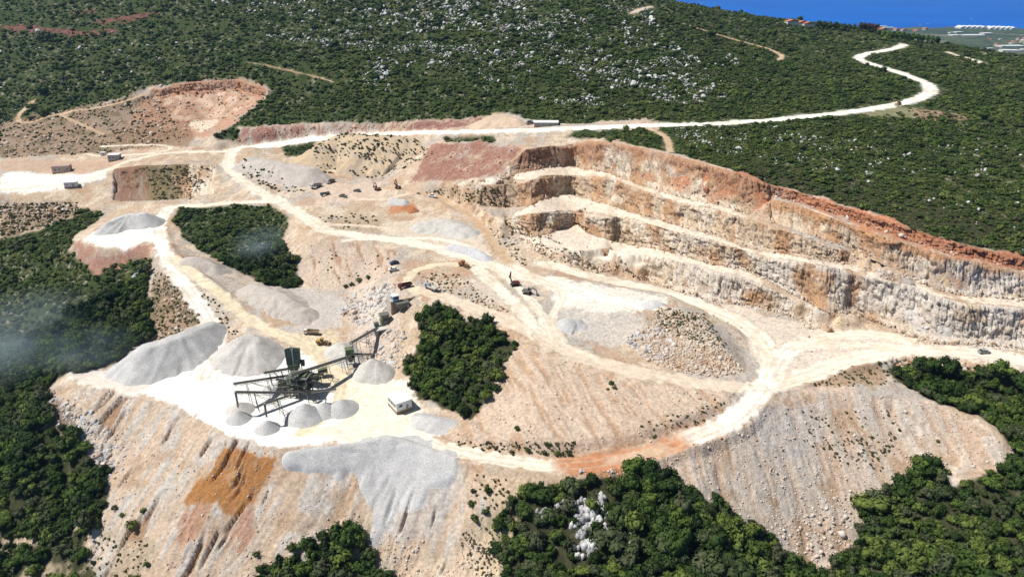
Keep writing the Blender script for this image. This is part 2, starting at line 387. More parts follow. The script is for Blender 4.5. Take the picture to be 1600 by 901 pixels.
ROADS = [
 ('haul_road', hp(LINES['main_road']), 9.5, CREAM), ('haul_road', hp(LINES['left_road']), 8.5, WHITE), ('haul_road', hp(LINES['yellow_road']), 7.5, YELL),
 ('haul_road', hp(LINES['link_road']), 8, CREAM), ('haul_road', hp(LINES['haul']), 9, PINK), ('haul_road', hp(LINES['lane']), 9, CREAM),
 ('hill_road', hp(LINES['top_road']), 12, WHITE), ('dirt_track', hp(LINES['track']), 6, TAN),
 ('haul_road', hp([(640,684,.2),(700,702,.4),(760,715,.9),(850,727,1.5),(880,727,1.8)]), 7.5, CREAM),
 ('haul_road', hp([(880,727,1.8),(930,724,2.6),(1020,705,4.3),(1085,682,6.2)]), 8.5, RED),
 ('haul_road', hp([(950,720,3),(1000,710,4),(1040,698,5)]), 3, (.60,.44,.31)),
 ('haul_road', hp([(1085,682,6.2),(1150,652,8.3),(1178,622,9.8),(1192,606,10.4)]), 9, WHITE),
 ('haul_road', hp([(1192,606,10.5),(1260,587,11),(1330,562,12),(1420,548,12.9),(1530,553,13.1),(1640,572,13.4)]), 10, CREAM),
 ('haul_road', hp([(1205,590,10.7),(1222,555,11.6),(1270,533,12.3),(1340,522,12.8),(1420,532,13)]), 8, CREAM),
 ('haul_road', hp([(1205,565,11),(1180,520,12.3),(1120,492,13.8)]), 8, CREAM),
 ('haul_road', hp([(745,420,21.3),(790,460,20.1),(822,495,18.2),(845,525,16.5)]), 7, CREAM),
 ('haul_road', hp([(800,414,21.5),(850,440,20.9),(880,462,20.3),(862,500,17.5),(880,535,15.4)]), 5, CREAM),
 ('dirt_track', hp([(650,457,20.4),(637,440,20.5),(650,422,21),(690,413,21.6),(730,414,21.7)]), 5, YELL),
 ('haul_road', hp([(0,296,18),(60,292,19.5),(130,283,22.5),(200,252,28.3),(270,239,31.2),(355,237,30.5)]), 6.5, CREAM),
 ('dirt_track', hp([(130,241),(165,243),(230,240),(268,232),(240,226),(160,229)]), 4.5, CREAM),
 ('dirt_track', hp([(1012,200),(1040,214),(1047,236)]), 5, TAN),
 ('dirt_track', hp([(52,158),(28,183),(42,192),(90,178),(170,165),(225,148)]), 4.5, TAN),
 ('dirt_track', hp([(95,180),(130,195),(160,210)]), 4, TAN),
 ('dirt_track', hp([(1068,37),(1110,50),(1150,62),(1200,76),(1221,88),(1215,94)]), 6, TAN),
 ('dirt_track', hp([(987,21),(1000,15),(1016,11)]), 8, (.55,.45,.36)),
 ('dirt_track', hp([(385,98),(450,110),(520,128)]), 4, (.30,.20,.11)),
 ('dirt_track', hp([(1480,82),(1510,90),(1532,98)]), 5, CREAM),
 ('haul_road', hp([(845,525,16.5),(900,556,14.6),(1000,585,12.7)]), 8, PINK), ('haul_road', hp([(705,392,22),(780,425,21.2),(830,470,19.6),(850,500,17.8),(862,530,16)]), 5, CREAM),
 ('haul_road', hp([(900,455,20.8),(960,470,20.3),(1010,478,20.2)]), 9, WHITE), ('haul_road', hp([(1195,600,10.5),(1218,565,11.3),(1235,545,11.9)]), 7, WHITE), ('haul_road', hp([(1235,545,11.9),(1320,538,12.4),(1440,545,12.9)]), 5, CREAM),
 ('haul_road', hp([(540,375,23),(620,372,23),(700,375,22.6),(760,400,21.9)]), 5, CREAM), ('haul_road', hp([(500,350,23.4),(560,352,23.4),(640,360,23)]), 4, PINK),
 ('haul_road', hp([(480,540,3),(520,556,1.4),(535,590,.4),(520,640,.1),(470,675,.1)]), 6, YELL), ('haul_road', hp([(1000,400,25.8),(960,393,26),(880,385,25.6),(850,378,25.8)]), 6, CREAM),
 ('dirt_track', hp([(520,305,27),(590,312,26.3),(640,302,29.5)]), 5, PINK),
]
ROAD = np.zeros(Z.shape); VERGE = np.zeros(Z.shape); ROADC = np.zeros(Z.shape + (3,)); ROADN = np.full(Z.shape, -1, int); TRK = np.zeros(Z.shape)
for n, (nm, pts, w, c) in enumerate(ROADS):
    d = densify(pts)
    xs = [p[0] for p in d]; ys = [p[1] for p in d]
    m = np.nonzero((GX > min(xs) - 25) & (GX < max(xs) + 25) & (GY > min(ys) - 25) & (GY < max(ys) + 25))
    X, Y = GX[m], GY[m]
    D, H = seg_dist(X, Y, d)
    jit = (fbm(X * .3, Y * .3, 31 + n, 4) - .5) * (5.0 if w > 5 else 3.0)
    k = 1 - sstep(w * .5, w * .5 + 4.5, D)
    if nm != 'hill_road' and len(pts) > 2:
        Z[m] = Z[m] * (1 - k) + H * k
    else:
        Z[m] = Z[m] * (1 - k * .8) + H * k * .8
    if nm == 'haul_road' and w > 7: Z[m] = Z[m] + .7 * np.exp(-((D - w * .62) / .9) ** 2) * sstep(.35, .6, fbm(X * .08, Y * .08, 91 + n, 2))
    a = 1 - sstep(w * .36 + jit, w * .62 + jit, D)
    old = ROAD[m]
    ROADC[m] = ROADC[m] * (1 - a)[:, None] + np.array(c) * a[:, None]
    ROAD[m] = np.maximum(old, a)
    VERGE[m] = np.maximum(VERGE[m], 1 - sstep(w * .5 + 1.5, w * .5 + (7 if nm == 'hill_road' else 3), D))
    ROADN[m] = np.where(a > .5, n, ROADN[m])
    tk = np.exp(-((np.abs(D - w * .23)) / .55) ** 2) * a     # wheel tracks
    TRK[m] = np.maximum(TRK[m], tk)
Z = blur(Z, 1)

# ------------------------------------------------------------------ relief noise, cliffs
gj, gi = np.gradient(Z)
slope = np.hypot(gj / (RR * dV), gi / (RR * dT))
PX, PY = to_px(GX, GY, Z)
QUARRY = [(75,605),(105,582),(150,578),(185,568),(245,520),(235,470),(228,430),(240,402),(200,402),(150,425),(108,392),(115,372),(150,345),(168,332),(122,326),(128,326),(118,336),(90,348),(50,362),(0,372),(-200,380),(-200,240),(0,236),(0,195),(60,188),(200,150),(240,135),(300,126),(380,123),(428,142),(365,195),(335,214),(372,222),(372,200),(430,194),(500,190),(620,192),(755,182),(775,176),(810,180),(840,190),(870,194),(930,193),(1000,186),(1030,193),(1030,202),(900,203),(880,216),(960,219),(1040,236),(1100,250),(1130,261),(1200,284),(1246,296),(1296,313),(1364,333),(1431,357),(1499,377),(1600,401),(1760,435),(1760,610),(1600,588),(1570,583),(1500,570),(1395,562),(1385,582),(1400,600),(1450,622),(1530,645),(1568,672),(1588,702),(1562,735),(1490,760),(1440,722),(1380,770),(1340,800),(1335,850),(1310,885),(1285,905),(1270,888),(1200,838),(1130,790),(1060,757),(1000,735),(930,745),(850,755),(800,775),(765,810),(780,901),(800,980),(260,980),(205,901),(135,862),(160,800),(172,742),(130,690),(72,640)]
W1 = [(270,338),(285,325),(420,322),(452,336),(440,372),(464,408),(470,450),(400,440),(345,408),(285,372)]
W2 = [(658,492),(700,488),(725,500),(760,503),(806,540),(786,565),(776,610),(732,656),(690,640),(650,620),(632,580),(650,530)]
W3 = [(560,425),(590,432),(585,450),(550,452)]
W4 = [(690,213),(775,213),(775,222),(695,220)]
W5 = [(435,225),(495,220),(480,245),(450,245)]
W6 = [(385,985),(398,880),(440,864),(476,862),(515,828),(545,818),(592,850),(597,905),(600,985)]
jx = (fbm(GX * .11, GY * .11, 3, 4) - .5) * 22; jy = (fbm(GX * .11 + 40, GY * .11, 5, 4) - .5) * 16
sc_ = np.clip(300 / RR, .25, 1.3)
JX, JY = PX + jx * sc_, PY + jy * sc_
bare = pip(QUARRY, JX, JY)
for w in (W1, W2, W4, W5, W6): bare &= ~pip(w, JX, JY)
bare = bare.astype(float)
bareS = blur(bare, 2)
rough = fbm(GX * .055, GY * .055, 7, 5) - .5
fine = fbm(GX * .45, GY * .45, 17, 3) - .5
keep = (1 - np.clip(ROAD * 1.2, 0, 1))
PAD = pip([(95,583),(140,577),(200,585),(300,575),(335,555),(420,570),(440,545),(490,545),(525,580),(600,588),(650,600),(655,640),(690,676),(650,700),(590,688),(520,694),(440,698),(400,694),(352,679),(318,658),(285,633),(240,620),(180,612),(135,601)], PX, PY).astype(float)
PADs = blur(PAD, 2)
flat = np.clip(PADs + pip([(850,420),(920,440),(1045,462),(1035,480),(1000,490),(870,476),(845,440)], PX, PY) + pip([(1130,470),(1260,500),(1480,540),(1600,545),(1600,575),(1380,556),(1200,600),(1150,510)], PX, PY), 0, 1)
flat = blur(flat, 2)
amp = np.where(bare > .5, .9, 1.6) * keep * (1 - .9 * flat) * np.clip(RR / 350, .6, 2.2)
Z = Z + rough * amp * 1.5 + fine * .5 * keep * (1 - .8 * flat)
# run-off gullies down the spoil slopes (they follow the fall of the slope)
SPOIL_L = [(72,600),(135,604),(285,636),(352,682),(440,700),(640,696),(720,716),(765,800),(790,980),(200,980),(130,860),(165,790),(165,740),(130,690)]
SPOIL_R = [(925,735),(1020,715),(1090,690),(1150,665),(1215,626),(1330,612),(1470,631),(1565,681),(1588,702),(1560,735),(1440,722),(1335,850),(1285,905),(1190,838),(1060,757)]
MIDS = [(700,690),(740,650),(800,545),(850,548),(1000,600),(1130,610),(1150,640),(1000,690),(850,716),(740,702)]
SPUR = [(470,380),(560,380),(620,392),(612,430),(560,450),(470,448)]
sl = blur(pip(SPOIL_L, JX, JY).astype(float), 2); sr = blur(pip(SPOIL_R, JX, JY).astype(float), 2); sm = blur(pip(MIDS, JX, JY).astype(float), 2); sp = blur(pip(SPUR, JX, JY).astype(float), 2)
def streak(ang, f=.55, seed=0):
    c, s = math.cos(ang), math.sin(ang)
    u = GX * c + GY * s; v = -GX * s + GY * c
    u = u + (fbm(GX * .04, GY * .04, seed + 9, 2) - .5) * 6
    return .55 * vnoise(u * f, v * .045, seed) + .45 * vnoise(u * f * 2.6, v * .12, seed + 1)
st_l = streak(R(-24), .3, 41); st_r = streak(R(6), .32, 51); st_m = streak(R(18), .35, 61)
gul = np.clip((.36 - st_l) * 9, 0, 1) * np.clip((fbm(GX * .05, GY * .05, 77, 2) - .42) * 7, 0, 1)
Z = Z - sl * (gul * 2.6 + (st_l - .5) * 1.3) - sr * ((st_r - .5) * 1.5 + 1.0 * np.clip((fbm(GX * .06, GY * .06, 79, 2) - .45) * 7, 0, 1) * np.clip((.36 - st_r) * 6, 0, 1)) - (sm + sp) * ((st_m - .5) * 1.2 + .7 * np.clip((.36 - st_m) * 6, 0, 1))
# steep rock: pushed in and out sideways so that the faces break up into blocks and ribs
steep = sstep(.55, 1.15, slope) * bare * wall
steep = np.clip(blur(steep, 1) * 1.2, 0, 1)
nx, ny = gi / (RR * dT), gj / (RR * dV)            # uphill direction, tangential and radial
ln = np.hypot(nx, ny) + 1e-6
ex, ey = np.cos(TH), -np.sin(TH)
ux = nx / ln * ex + ny / ln * np.sin(TH); uy = nx / ln * ey + ny / ln * np.cos(TH)
rib = vnoise3(GX * .13, GY * .13, Z * .05, 81) * .45 + vnoise3(GX * .33, GY * .33, Z * .13, 82) * .33 + vnoise3(GX * .8, GY * .8, Z * .45, 83) * .22
ribq = np.floor(rib * 7 + (fine) * .8) / 7 * .6 + rib * .4
push = (ribq - .5) * 3.0 * steep
VX, VY = GX + ux * push, GY + uy * push
VZ = Z + steep * (vnoise3(GX * .5, GY * .5, Z * .3, 84) - .5) * 1.6

LINES['crest_low'] = [q for q in LINES['a_in'] if q[0] <= 1171] + LINES['u_in']
LINES['u_low'] = [q for q in LINES['a_in'] if 1171 < q[0] < 1400] + [q for q in LINES['b_in'] if q[0] > 1420]
LINES['b_low'] = [q for q in LINES['c_in'] if q[0] < 1300] + LINES['pit_toe']
FACES = [('crest', 'crest_low', 797, 1735, .9), ('u_out', 'u_low', 1204, 1735, .85), ('a_out', 'b_in', 752, 1330, 1.0), ('b_out', 'b_low', 789, 1735, 1.0), ('c_out', 'toe', 893, 1246, 1.0), ('hollow_face_top', 'hollow_face_low', 236, 420, .8), ('cliff_top', 'cliff_toe', 178, 335, 1.3)]
def line_at(nm, q):
    l = LINES[nm]; xs = [p[0] for p in l]
    return np.interp(q, xs, [p[1] for p in l]), np.interp(q, xs, [p[2] for p in l])
carve = np.zeros(Z.shape)
for (a_, b_, x0, x1, k) in FACES:
    q = np.arange(x0, x1 + 1, 6.0); ya, za = line_at(a_, q); yb, zb = line_at(b_, q)
    poly = list(zip(q, ya)) + list(zip(q[::-1], yb[::-1]))
    m_ = blur(pip(poly, PX, PY).astype(float), 2)
    carve = np.maximum(carve, sstep(.45, .95, m_) * .42 * float(np.mean(za - zb)))
VZ = VZ - carve
# ------------------------------------------------------------------ colours of the ground (albedo)
def mix(a, b, t):
    t = np.asarray(t)[..., None] if np.ndim(t) == 2 else t
    return a * (1 - t) + np.array(b) * t
n1 = fbm(GX * .03, GY * .03, 101, 4); n2 = fbm(GX * .12, GY * .12, 102, 4); n3 = fbm(GX * .5, GY * .5, 103, 3); n4 = vnoise3(GX * .09, GY * .09, Z * .12, 104); n5 = vnoise3(GX * .3, GY * .3, Z * .3, 105)
C = np.empty(Z.shape + (3,))
C[...] = (.040, .058, .018)
C = mix(C, (.042, .060, .018), sstep(.45, .65, n1))
C = mix(C, (.085, .085, .036), sstep(.52, .70, n2) * .6)
C = mix(C, (.30, .27, .23), sstep(.62, .75, n3) * sstep(.5, .6, n2) * .8)
C = mix(C, (.046, .046, .024), sstep(470, 430, RR) * .85)
soil = np.empty_like(C); soil[...] = (.50, .39, .285)
soil = mix(soil, (.44, .40, .355), sstep(.42, .62, n1))
soil = mix(soil, (.62, .52, .41), sstep(.48, .66, n2) * .85)
soil = mix(soil, (.30, .205, .13), sstep(.52, .72, n3) * .7)
soil = mix(soil, (.40, .255, .165), sstep(.60, .72, fbm(GX * .07, GY * .07, 119, 3)) * .6)
C = C * (1 - bareS[..., None]) + soil * bareS[..., None]
RAG = .5 * n2 + .5 * n3
def paint(poly, col, k=1.0, soft=2, nz=None):
    global C
    xs = [q[0] for q in poly]; ys = [q[1] for q in poly]
    w = np.nonzero((PX > min(xs) - 30) & (PX < max(xs) + 30) & (PY > min(ys) - 30) & (PY < max(ys) + 30))
    if len(w[0]) == 0: return
    s_ = (slice(w[0].min(), w[0].max() + 1), slice(w[1].min(), w[1].max() + 1))
    m = np.zeros(Z.shape)
    b_ = blur(pip(poly, JX[s_], JY[s_]).astype(float), 3 + soft * 9)
    m[s_] = sstep(.30, .72, b_ + (RAG[s_] - .5) * 1.7 * np.minimum(1, 4 * b_ * (1.15 - b_))) * k
    if nz is not None: m = m * nz
    C = mix(C, col, m)
# weathered scrubby banks and the left cliff
for poly in ([(0,192),(200,152),(245,150),(290,215),(170,240),(0,246)], [(120,316),(0,318),(0,370),(60,358),(122,335)], [(240,420),(300,470),(318,500),(250,535),(235,470)]):
    paint(poly, (.25,.175,.12), .8); paint(poly, (.14,.115,.065), .7, 2, sstep(.48, .62, n2))
paint([(178,268),(215,262),(235,300),(225,312),(190,308)], (.26,.15,.11), .7, 3, sstep(.28, .5, n2 * .6 + n3 * .4))  # red cliff patch, darkened in colour for the shade on it
paint([(230,262),(300,258),(335,262),(300,312),(240,312)], (.17,.15,.075), .9, 2, sstep(.3, .5, n2) )
# red earth
paint([(372,222),(372,202),(430,196),(620,194),(755,184),(762,196),(640,204),(500,212)], (.20,.085,.072), .92, 3, sstep(.25, .5, n2 * .5 + n3 * .5))
paint([(372,222),(372,202),(430,196),(620,194),(755,184),(762,196),(640,204),(500,212)], (.33,.18,.15), .6, 1, sstep(.5, .65, n3))
paint([(680,225),(760,222),(815,232),(790,262),(795,275),(690,282),(640,286),(660,250)], (.25,.115,.088), .92, 3, sstep(.25, .5, n2 * .5 + n3 * .5))
paint([(680,225),(760,222),(815,232),(790,262),(795,275),(690,282),(640,286),(660,250)], (.36,.22,.17), .55, 1, sstep(.52, .66, n3))
paint([(110,390),(122,376),(150,388),(200,391),(238,378),(236,402),(200,408),(150,428)], (.35,.19,.14), .9, 2, sstep(.25, .5, n2 * .5 + n3 * .5))
paint([(240,136),(300,127),(380,124),(425,142),(370,190),(335,212),(240,215),(200,190)], (.44,.25,.165), .85, 2, sstep(.25, .5, n2))
paint([(250,145),(380,130),(410,145),(350,185),(300,190)], (.58,.44,.34), .8, 2, sstep(.48, .6, n2))
paint([(240,150),(300,160),(330,200),(240,215),(205,190)], (.24,.15,.10), .7, 2, sstep(.45, .58, n2))
paint([(225,190),(300,205),(300,228),(200,232),(170,210)], (.24,.155,.095), .8)
paint([(300,190),(340,188),(330,205),(300,205)], (.62,.53,.42), .9)
paint([(0,268),(130,272),(165,262),(165,285),(60,302),(0,304)], WHITE, .9)
paint([(0,247),(150,252),(200,245),(200,256),(130,274),(0,266)], (.47,.33,.24), .8)
# rock walls
face = np.clip(steep * 1.3, 0, 1)
rockc = np.empty_like(C); rockc[...] = (.50, .385, .285)
rockc = mix(rockc, (.60, .52, .43), sstep(.48, .66, n4))
rockc = mix(rockc, (.43, .235, .12), sstep(.52, .68, fbm(GX * .06 + 9, GY * .06, 131, 3)) * .75)
rockc = mix(rockc, (.60, .47, .27), sstep(.55, .72, n5) * .5)
rockc = mix(rockc, (.27, .155, .085), sstep(.60, .74, vnoise3(GX * .22, GY * .22, Z * .06, 133)) * .7)
rgt = sstep(1180, 1450, PX) * sstep(380, 460, PY)
rockc = mix(rockc, (.57, .545, .52), rgt * sstep(.3, .55, n4) * .75)
redtop = sstep(60, 14, PY - np.interp(PX, [780, 950, 1050, 1130, 1246, 1364, 1499, 1600, 1760], [250, 222, 242, 264, 300, 337, 381, 405, 440]))
rockc = mix(rockc, (.44, .185, .095), np.clip(redtop * .95 + .0, 0, 1) * sstep(.25, .55, n2) * sstep(800, 1000, PX))
C = C * (1 - face[..., None]) + rockc * face[..., None]
paint([(1060,250),(1130,262),(1246,299),(1364,336),(1499,380),(1620,405),(1620,430),(1499,402),(1364,362),(1246,318),(1120,275)], (.45,.185,.10), .85, 2, sstep(.25, .5, n2))
paint([(900,404),(1000,425),(1110,470),(1250,500),(1200,480),(1100,440),(970,410)], (.5,.47,.44), .5)
paint([(1480,480),(1620,480),(1620,548),(1500,540)], (.60,.575,.54), .85)
# ledges and floors
for poly in ([(800,274),(870,260),(910,264),(950,270),(1002,290),(1128,323),(1171,337),(1171,343),(1128,328),(1060,314),(952,276),(894,274),(843,276),(760,288),(690,293),(690,287)],
             [(831,322),(845,312),(880,303),(920,311),(985,330),(1060,353),(1195,393),(1330,414),(1465,455),(1600,472),(1600,482),(1465,463),(1330,423),(1195,402),(1060,363),(985,342),(896,330),(789,340)],
             [(807,363),(860,364),(902,350),(920,366),(1032,390),(1161,421),(1246,465),(1246,473),(1161,432),(1070,412),(963,400),(950,388),(893,399),(850,392)]):
    paint(poly, (.68, .585, .48), .97, 1)
paint([(845,425),(900,438),(1045,462),(1035,478),(1000,488),(950,486),(872,476)], (.74,.69,.61), .9, 4)
paint([(872,480),(1000,492),(1010,520),(960,545),(900,530),(865,505)], (.50,.465,.42), .75)
paint([(1130,475),(1260,505),(1480,541),(1620,548),(1620,580),(1500,562),(1380,556),(1260,585),(1200,600),(1160,520)], (.62,.54,.45), .9)
paint([(1250,590),(1330,605),(1470,628),(1560,675),(1500,650),(1400,618),(1260,615)], (.56,.43,.34), .8)
paint([(1240,600),(1290,578),(1380,562),(1385,600),(1300,605)], (.34,.23,.145), .8)
paint([(700,685),(760,690),(900,688),(1090,648),(1150,625),(1150,648),(1090,668),(930,712),(850,716),(730,700)], (.40,.215,.125), .75)
# open white ground inside the quarry
paint([(590,350),(690,335),(750,370),(770,405),(690,388),(600,370)], (.60,.52,.42), .8)
paint([(480,345),(600,340),(590,362),(500,358)], (.36,.28,.19), .6)
paint([(480,288),(560,286),(600,292),(600,312),(500,318)], (.58,.46,.37), .8)
paint([(610,318),(650,316),(650,335),(600,338)], (.42,.17,.075), .8)
paint([(700,425),(800,455),(850,500),(760,470)], (.62,.53,.43), .6)
paint([(380,440),(470,450),(540,465),(540,515),(440,520),(400,500)], (.47,.44,.41), .8)
paint([(400,485),(450,480),(470,505),(420,515)], (.42,.26,.12), .6)
paint([(440,520),(520,520),(560,560),(520,590),(470,550)], (.62,.52,.37), .85)
paint([(540,455),(620,440),(625,500),(600,580),(560,580),(545,530)], (.52,.44,.37), .7)
# the yard round the plant
paint([(95,583),(140,577),(200,585),(300,575),(335,555),(420,570),(440,545),(500,560),(540,585),(600,590),(640,600),(655,640),(690,676),(650,698),(590,690),(520,694),(440,698),(400,694),(352,679),(318,658),(285,633),(240,620),(180,612),(135,601)], (.80,.79,.75), .97, 3)
paint([(500,560),(540,585),(600,590),(640,600),(655,640),(690,676),(650,692),(520,690),(470,680),(540,650)], (.72,.66,.52), .85, 4)
paint([(95,583),(140,577),(200,590),(250,612),(180,612),(135,601)], (.56,.46,.38), .6, 3)
# spoil slopes
C = mix(C, (.50,.43,.355), sl * .7)
C = mix(C, (.50,.36,.25), sl * sstep(.50, .62, st_l) * .6)
C = mix(C, (.46,.43,.395), sl * sstep(.52, .40, st_l) * .8)
C = mix(C, (.30,.18,.10), sl * gul * .9)  # dark brown put into the gully beds for their shadow lines
C = mix(C, (.36,.24,.15), sl * sstep(.56, .72, n2) * .55)
C = mix(C, (.52,.435,.355), sr * .8)
C = mix(C, (.47,.43,.39), sr * sstep(.50, .36, st_r) * .6)
C = mix(C, (.41,.255,.16), sr * sstep(.58, .70, st_r) * .5)
C = mix(C, (.36,.235,.135), sr * sstep(.56, .70, n2) * .6)
C = mix(C, (.53,.42,.33), sm * .8)
C = mix(C, (.42,.27,.17), sm * sstep(.56, .72, st_m) * .7)
C = mix(C, (.50,.40,.32), sp * .8); C = mix(C, (.33,.20,.12), sp * sstep(.60, .72, st_m) * .8)
ora = [(348,698),(382,706),(432,713),(418,742),(402,775),(378,802),(345,806),(342,786),(300,792),(288,784),(322,745)]
paint(ora, (.32,.145,.045), .95, 2, sstep(.10, .42, st_l * .6 + n3 * .4)); paint([(300,775),(345,800),(380,795),(395,770),(400,840),(370,870),(300,850),(262,845)], (.38,.21,.13), .7, 3, sstep(.48, .62, st_l)); paint([(365,715),(380,712),(385,740),(370,770),(355,760)], (.42,.27,.15), .6, 2, sstep(.45, .6, n3))
paint([(285,795),(320,790),(300,840),(270,850)], (.40,.22,.15), .6); paint([(375,800),(395,780),(395,840),(375,850)], (.38,.20,.14), .6)
paint([(882,733),(1000,720),(990,738),(930,744),(885,744)], (.42,.18,.08), .8)
paint([(1180,640),(1300,630),(1290,690),(1230,720),(1180,690)], (.45,.42,.40), .6, 3)
paint([(575,755),(650,745),(720,720),(725,760),(690,830),(620,850),(600,800)], (.44,.41,.38), .6, 3)
paint([(570,745),(640,755),(628,790),(604,850),(578,848),(590,790)], (.45,.445,.435), .9, 1)
paint([(60,612),(100,620),(130,690),(100,690),(50,650)], (.22,.15,.11), .9)
paint([(60,612),(100,620),(130,690),(100,690),(50,650)], (.42,.36,.31), .8, 1, sstep(.55, .66, n3))
paint([(0,835),(130,818),(260,850),(250,960),(0,960)], (.40,.32,.23), .75, 2, sstep(.4, .55, n2))
paint([(740,800),(800,790),(800,980),(740,960)], (.47,.38,.25), .7)
paint([(500,840),(560,790),(620,850),(700,860),(760,830),(770,960),(480,960)], (.50,.40,.30), .5)
# bare strips and rock on the hill
for poly in ([(0,38),(60,42),(130,48),(185,46),(188,53),(130,56),(60,51),(0,46)], [(140,36),(190,26),(225,22),(252,15),(253,22),(225,28),(170,38)], [(110,18),(150,16),(150,21),(115,22)]):
    paint(poly, (.19,.075,.07), .85, 1, sstep(.30, .5, n3))
paint([(1350,170),(1430,165),(1440,185),(1350,182)], (.23,.22,.13), .9)
paint([(1425,172),(1515,178),(1510,190),(1430,188)], (.33,.22,.16), .8, 1, sstep(.35, .55, n3))
paint([(930,190),(1010,185),(1020,192),(930,196)], (.48,.38,.31), .9)
paint([(128,374),(150,362),(240,352),(242,372),(200,388),(150,386)], WHITE, .95, 1)
paint([(560,470),(610,445),(620,470),(590,500),(560,500)], (.55,.50,.45), .6)
# roads and their wheel tracks
rn_, rdn = np.stack([blur(ROADC[..., k], 26) for k in range(3)], -1), blur(ROAD, 26)
rcol = rn_ / np.maximum(rdn, 1e-4)[..., None]
C = C * (1 - ROAD[..., None]) + rcol * ROAD[..., None]
C = mix(C, (.58, .47, .35), ROAD * sstep(.50, .70, fbm(GX * .10, GY * .10, 141, 4)) * .45)
C = mix(C, (.50, .40, .29), TRK * .55 * sstep(.30, .55, fbm(GX * .06, GY * .06, 143, 3)))
C = C * (0.78 + .44 * n3)[..., None]
C = np.clip(C, .01, .85)

# ------------------------------------------------------------------ materials
MATS = {}
def new_mat(name):
    m = bpy.data.materials.new(name); m.use_nodes = True
    nt = m.node_tree; b = nt.nodes['Principled BSDF']
    return m, nt, b
def mat_land(name, fscale=1.4, amt=.35, bump=.5, dist=.35):
    m, nt, b = new_mat(name); N = nt.nodes.new; L = nt.links.new
    at = N('ShaderNodeAttribute'); at.attribute_name = 'col'
    co = N('ShaderNodeTexCoord')
    n1_ = N('ShaderNodeTexNoise'); n1_.inputs['Scale'].default_value = fscale; n1_.inputs['Detail'].default_value = 5; n1_.inputs['Roughness'].default_value = .65
    L(co.outputs['Object'], n1_.inputs['Vector'])
    mr = N('ShaderNodeMapRange'); mr.inputs['From Min'].default_value = .3; mr.inputs['From Max'].default_value = .7
    mr.inputs['To Min'].default_value = 1 - amt; mr.inputs['To Max'].default_value = 1 + amt
    L(n1_.outputs['Fac'], mr.inputs['Value'])
    mx = N('ShaderNodeVectorMath'); mx.operation = 'SCALE'
    L(at.outputs['Color'], mx.inputs[0]); L(mr.outputs[0], mx.inputs['Scale'])
    L(mx.outputs[0], b.inputs['Base Color'])
    b.inputs['Roughness'].default_value = .95
    b.inputs['Specular IOR Level'].default_value = .12
    bp = N('ShaderNodeBump'); bp.inputs['Strength'].default_value = bump; bp.inputs['Distance'].default_value = dist
    L(n1_.outputs['Fac'], bp.inputs['Height']); L(bp.outputs[0], b.inputs['Normal'])
    return m
def mat_col(name, col, rough=.7, metal=0.0, var=.12, scale=2.0, rnd=0.0, spec=.3):
    if name in MATS: return MATS[name]
    m, nt, b = new_mat(name); N = nt.nodes.new; L = nt.links.new
    co = N('ShaderNodeTexCoord')
    n_ = N('ShaderNodeTexNoise'); n_.inputs['Scale'].default_value = scale; n_.inputs['Detail'].default_value = 4
    L(co.outputs['Object'], n_.inputs['Vector'])
    mr = N('ShaderNodeMapRange'); mr.inputs['From Min'].default_value = .3; mr.inputs['From Max'].default_value = .7
    mr.inputs['To Min'].default_value = 1 - var; mr.inputs['To Max'].default_value = 1 + var
    L(n_.outputs['Fac'], mr.inputs['Value'])
    val = mr.outputs[0]
    if rnd:
        oi = N('ShaderNodeObjectInfo')
        m2 = N('ShaderNodeMapRange'); m2.inputs['To Min'].default_value = 1 - rnd; m2.inputs['To Max'].default_value = 1 + rnd
        L(oi.outputs['Random'], m2.inputs['Value'])
        mu = N('ShaderNodeMath'); mu.operation = 'MULTIPLY'
        L(val, mu.inputs[0]); L(m2.outputs[0], mu.inputs[1]); val = mu.outputs[0]
    sc2 = N('ShaderNodeVectorMath'); sc2.operation = 'SCALE'; sc2.inputs[0].default_value = col[:3]
    L(val, sc2.inputs['Scale']); L(sc2.outputs[0], b.inputs['Base Color'])
    b.inputs['Roughness'].default_value = rough; b.inputs['Metallic'].default_value = metal
    b.inputs['Specular IOR Level'].default_value = spec
    MATS[name] = m
    return m
M_SOIL = mat_land('soil', .8, .30, .9, .45)
M_ROCK = mat_land('quarry_rock', .8, .32, .9, .6)
M_ROADM = mat_land('road_dust', .7, .14, .5, .15)
M_SCRUB = mat_land('scrub_soil', .5, .4, .6, .5)

def tag(o, label=None, cat=None, group=None, kind=None):
    if label: o['label'] = label
    if cat: o['category'] = cat
    if group: o['group'] = group
    if kind: o['kind'] = kind
    return o
def np_mesh(name, verts, faces, mat, col=None, smooth=False):
    me = bpy.data.meshes.new(name)
    k = faces.shape[1]
    me.vertices.add(len(verts)); me.vertices.foreach_set('co', np.ascontiguousarray(verts, np.float32).ravel())
    me.loops.add(faces.size); me.loops.foreach_set('vertex_index', np.ascontiguousarray(faces, np.int32).ravel())
    me.polygons.add(len(faces)); me.polygons.foreach_set('loop_start', np.arange(0, faces.size, k, dtype=np.int32))
    me.polygons.foreach_set('loop_total', np.full(len(faces), k, np.int32))
    if smooth: me.polygons.foreach_set('use_smooth', np.ones(len(faces), bool))
    me.update(calc_edges=True)
    if col is not None:
        a = me.attributes.new('col', 'FLOAT_COLOR', 'POINT')
        c4 = np.ones((len(verts), 4), np.float32); c4[:, :3] = col
        a.data.foreach_set('color', c4.ravel())
    me.materials.append(mat)
    return me
def link(name, me, parent=None):
    o = bpy.data.objects.new(name, me); COL.objects.link(o)
    if parent is not None: o.parent = parent
    return o

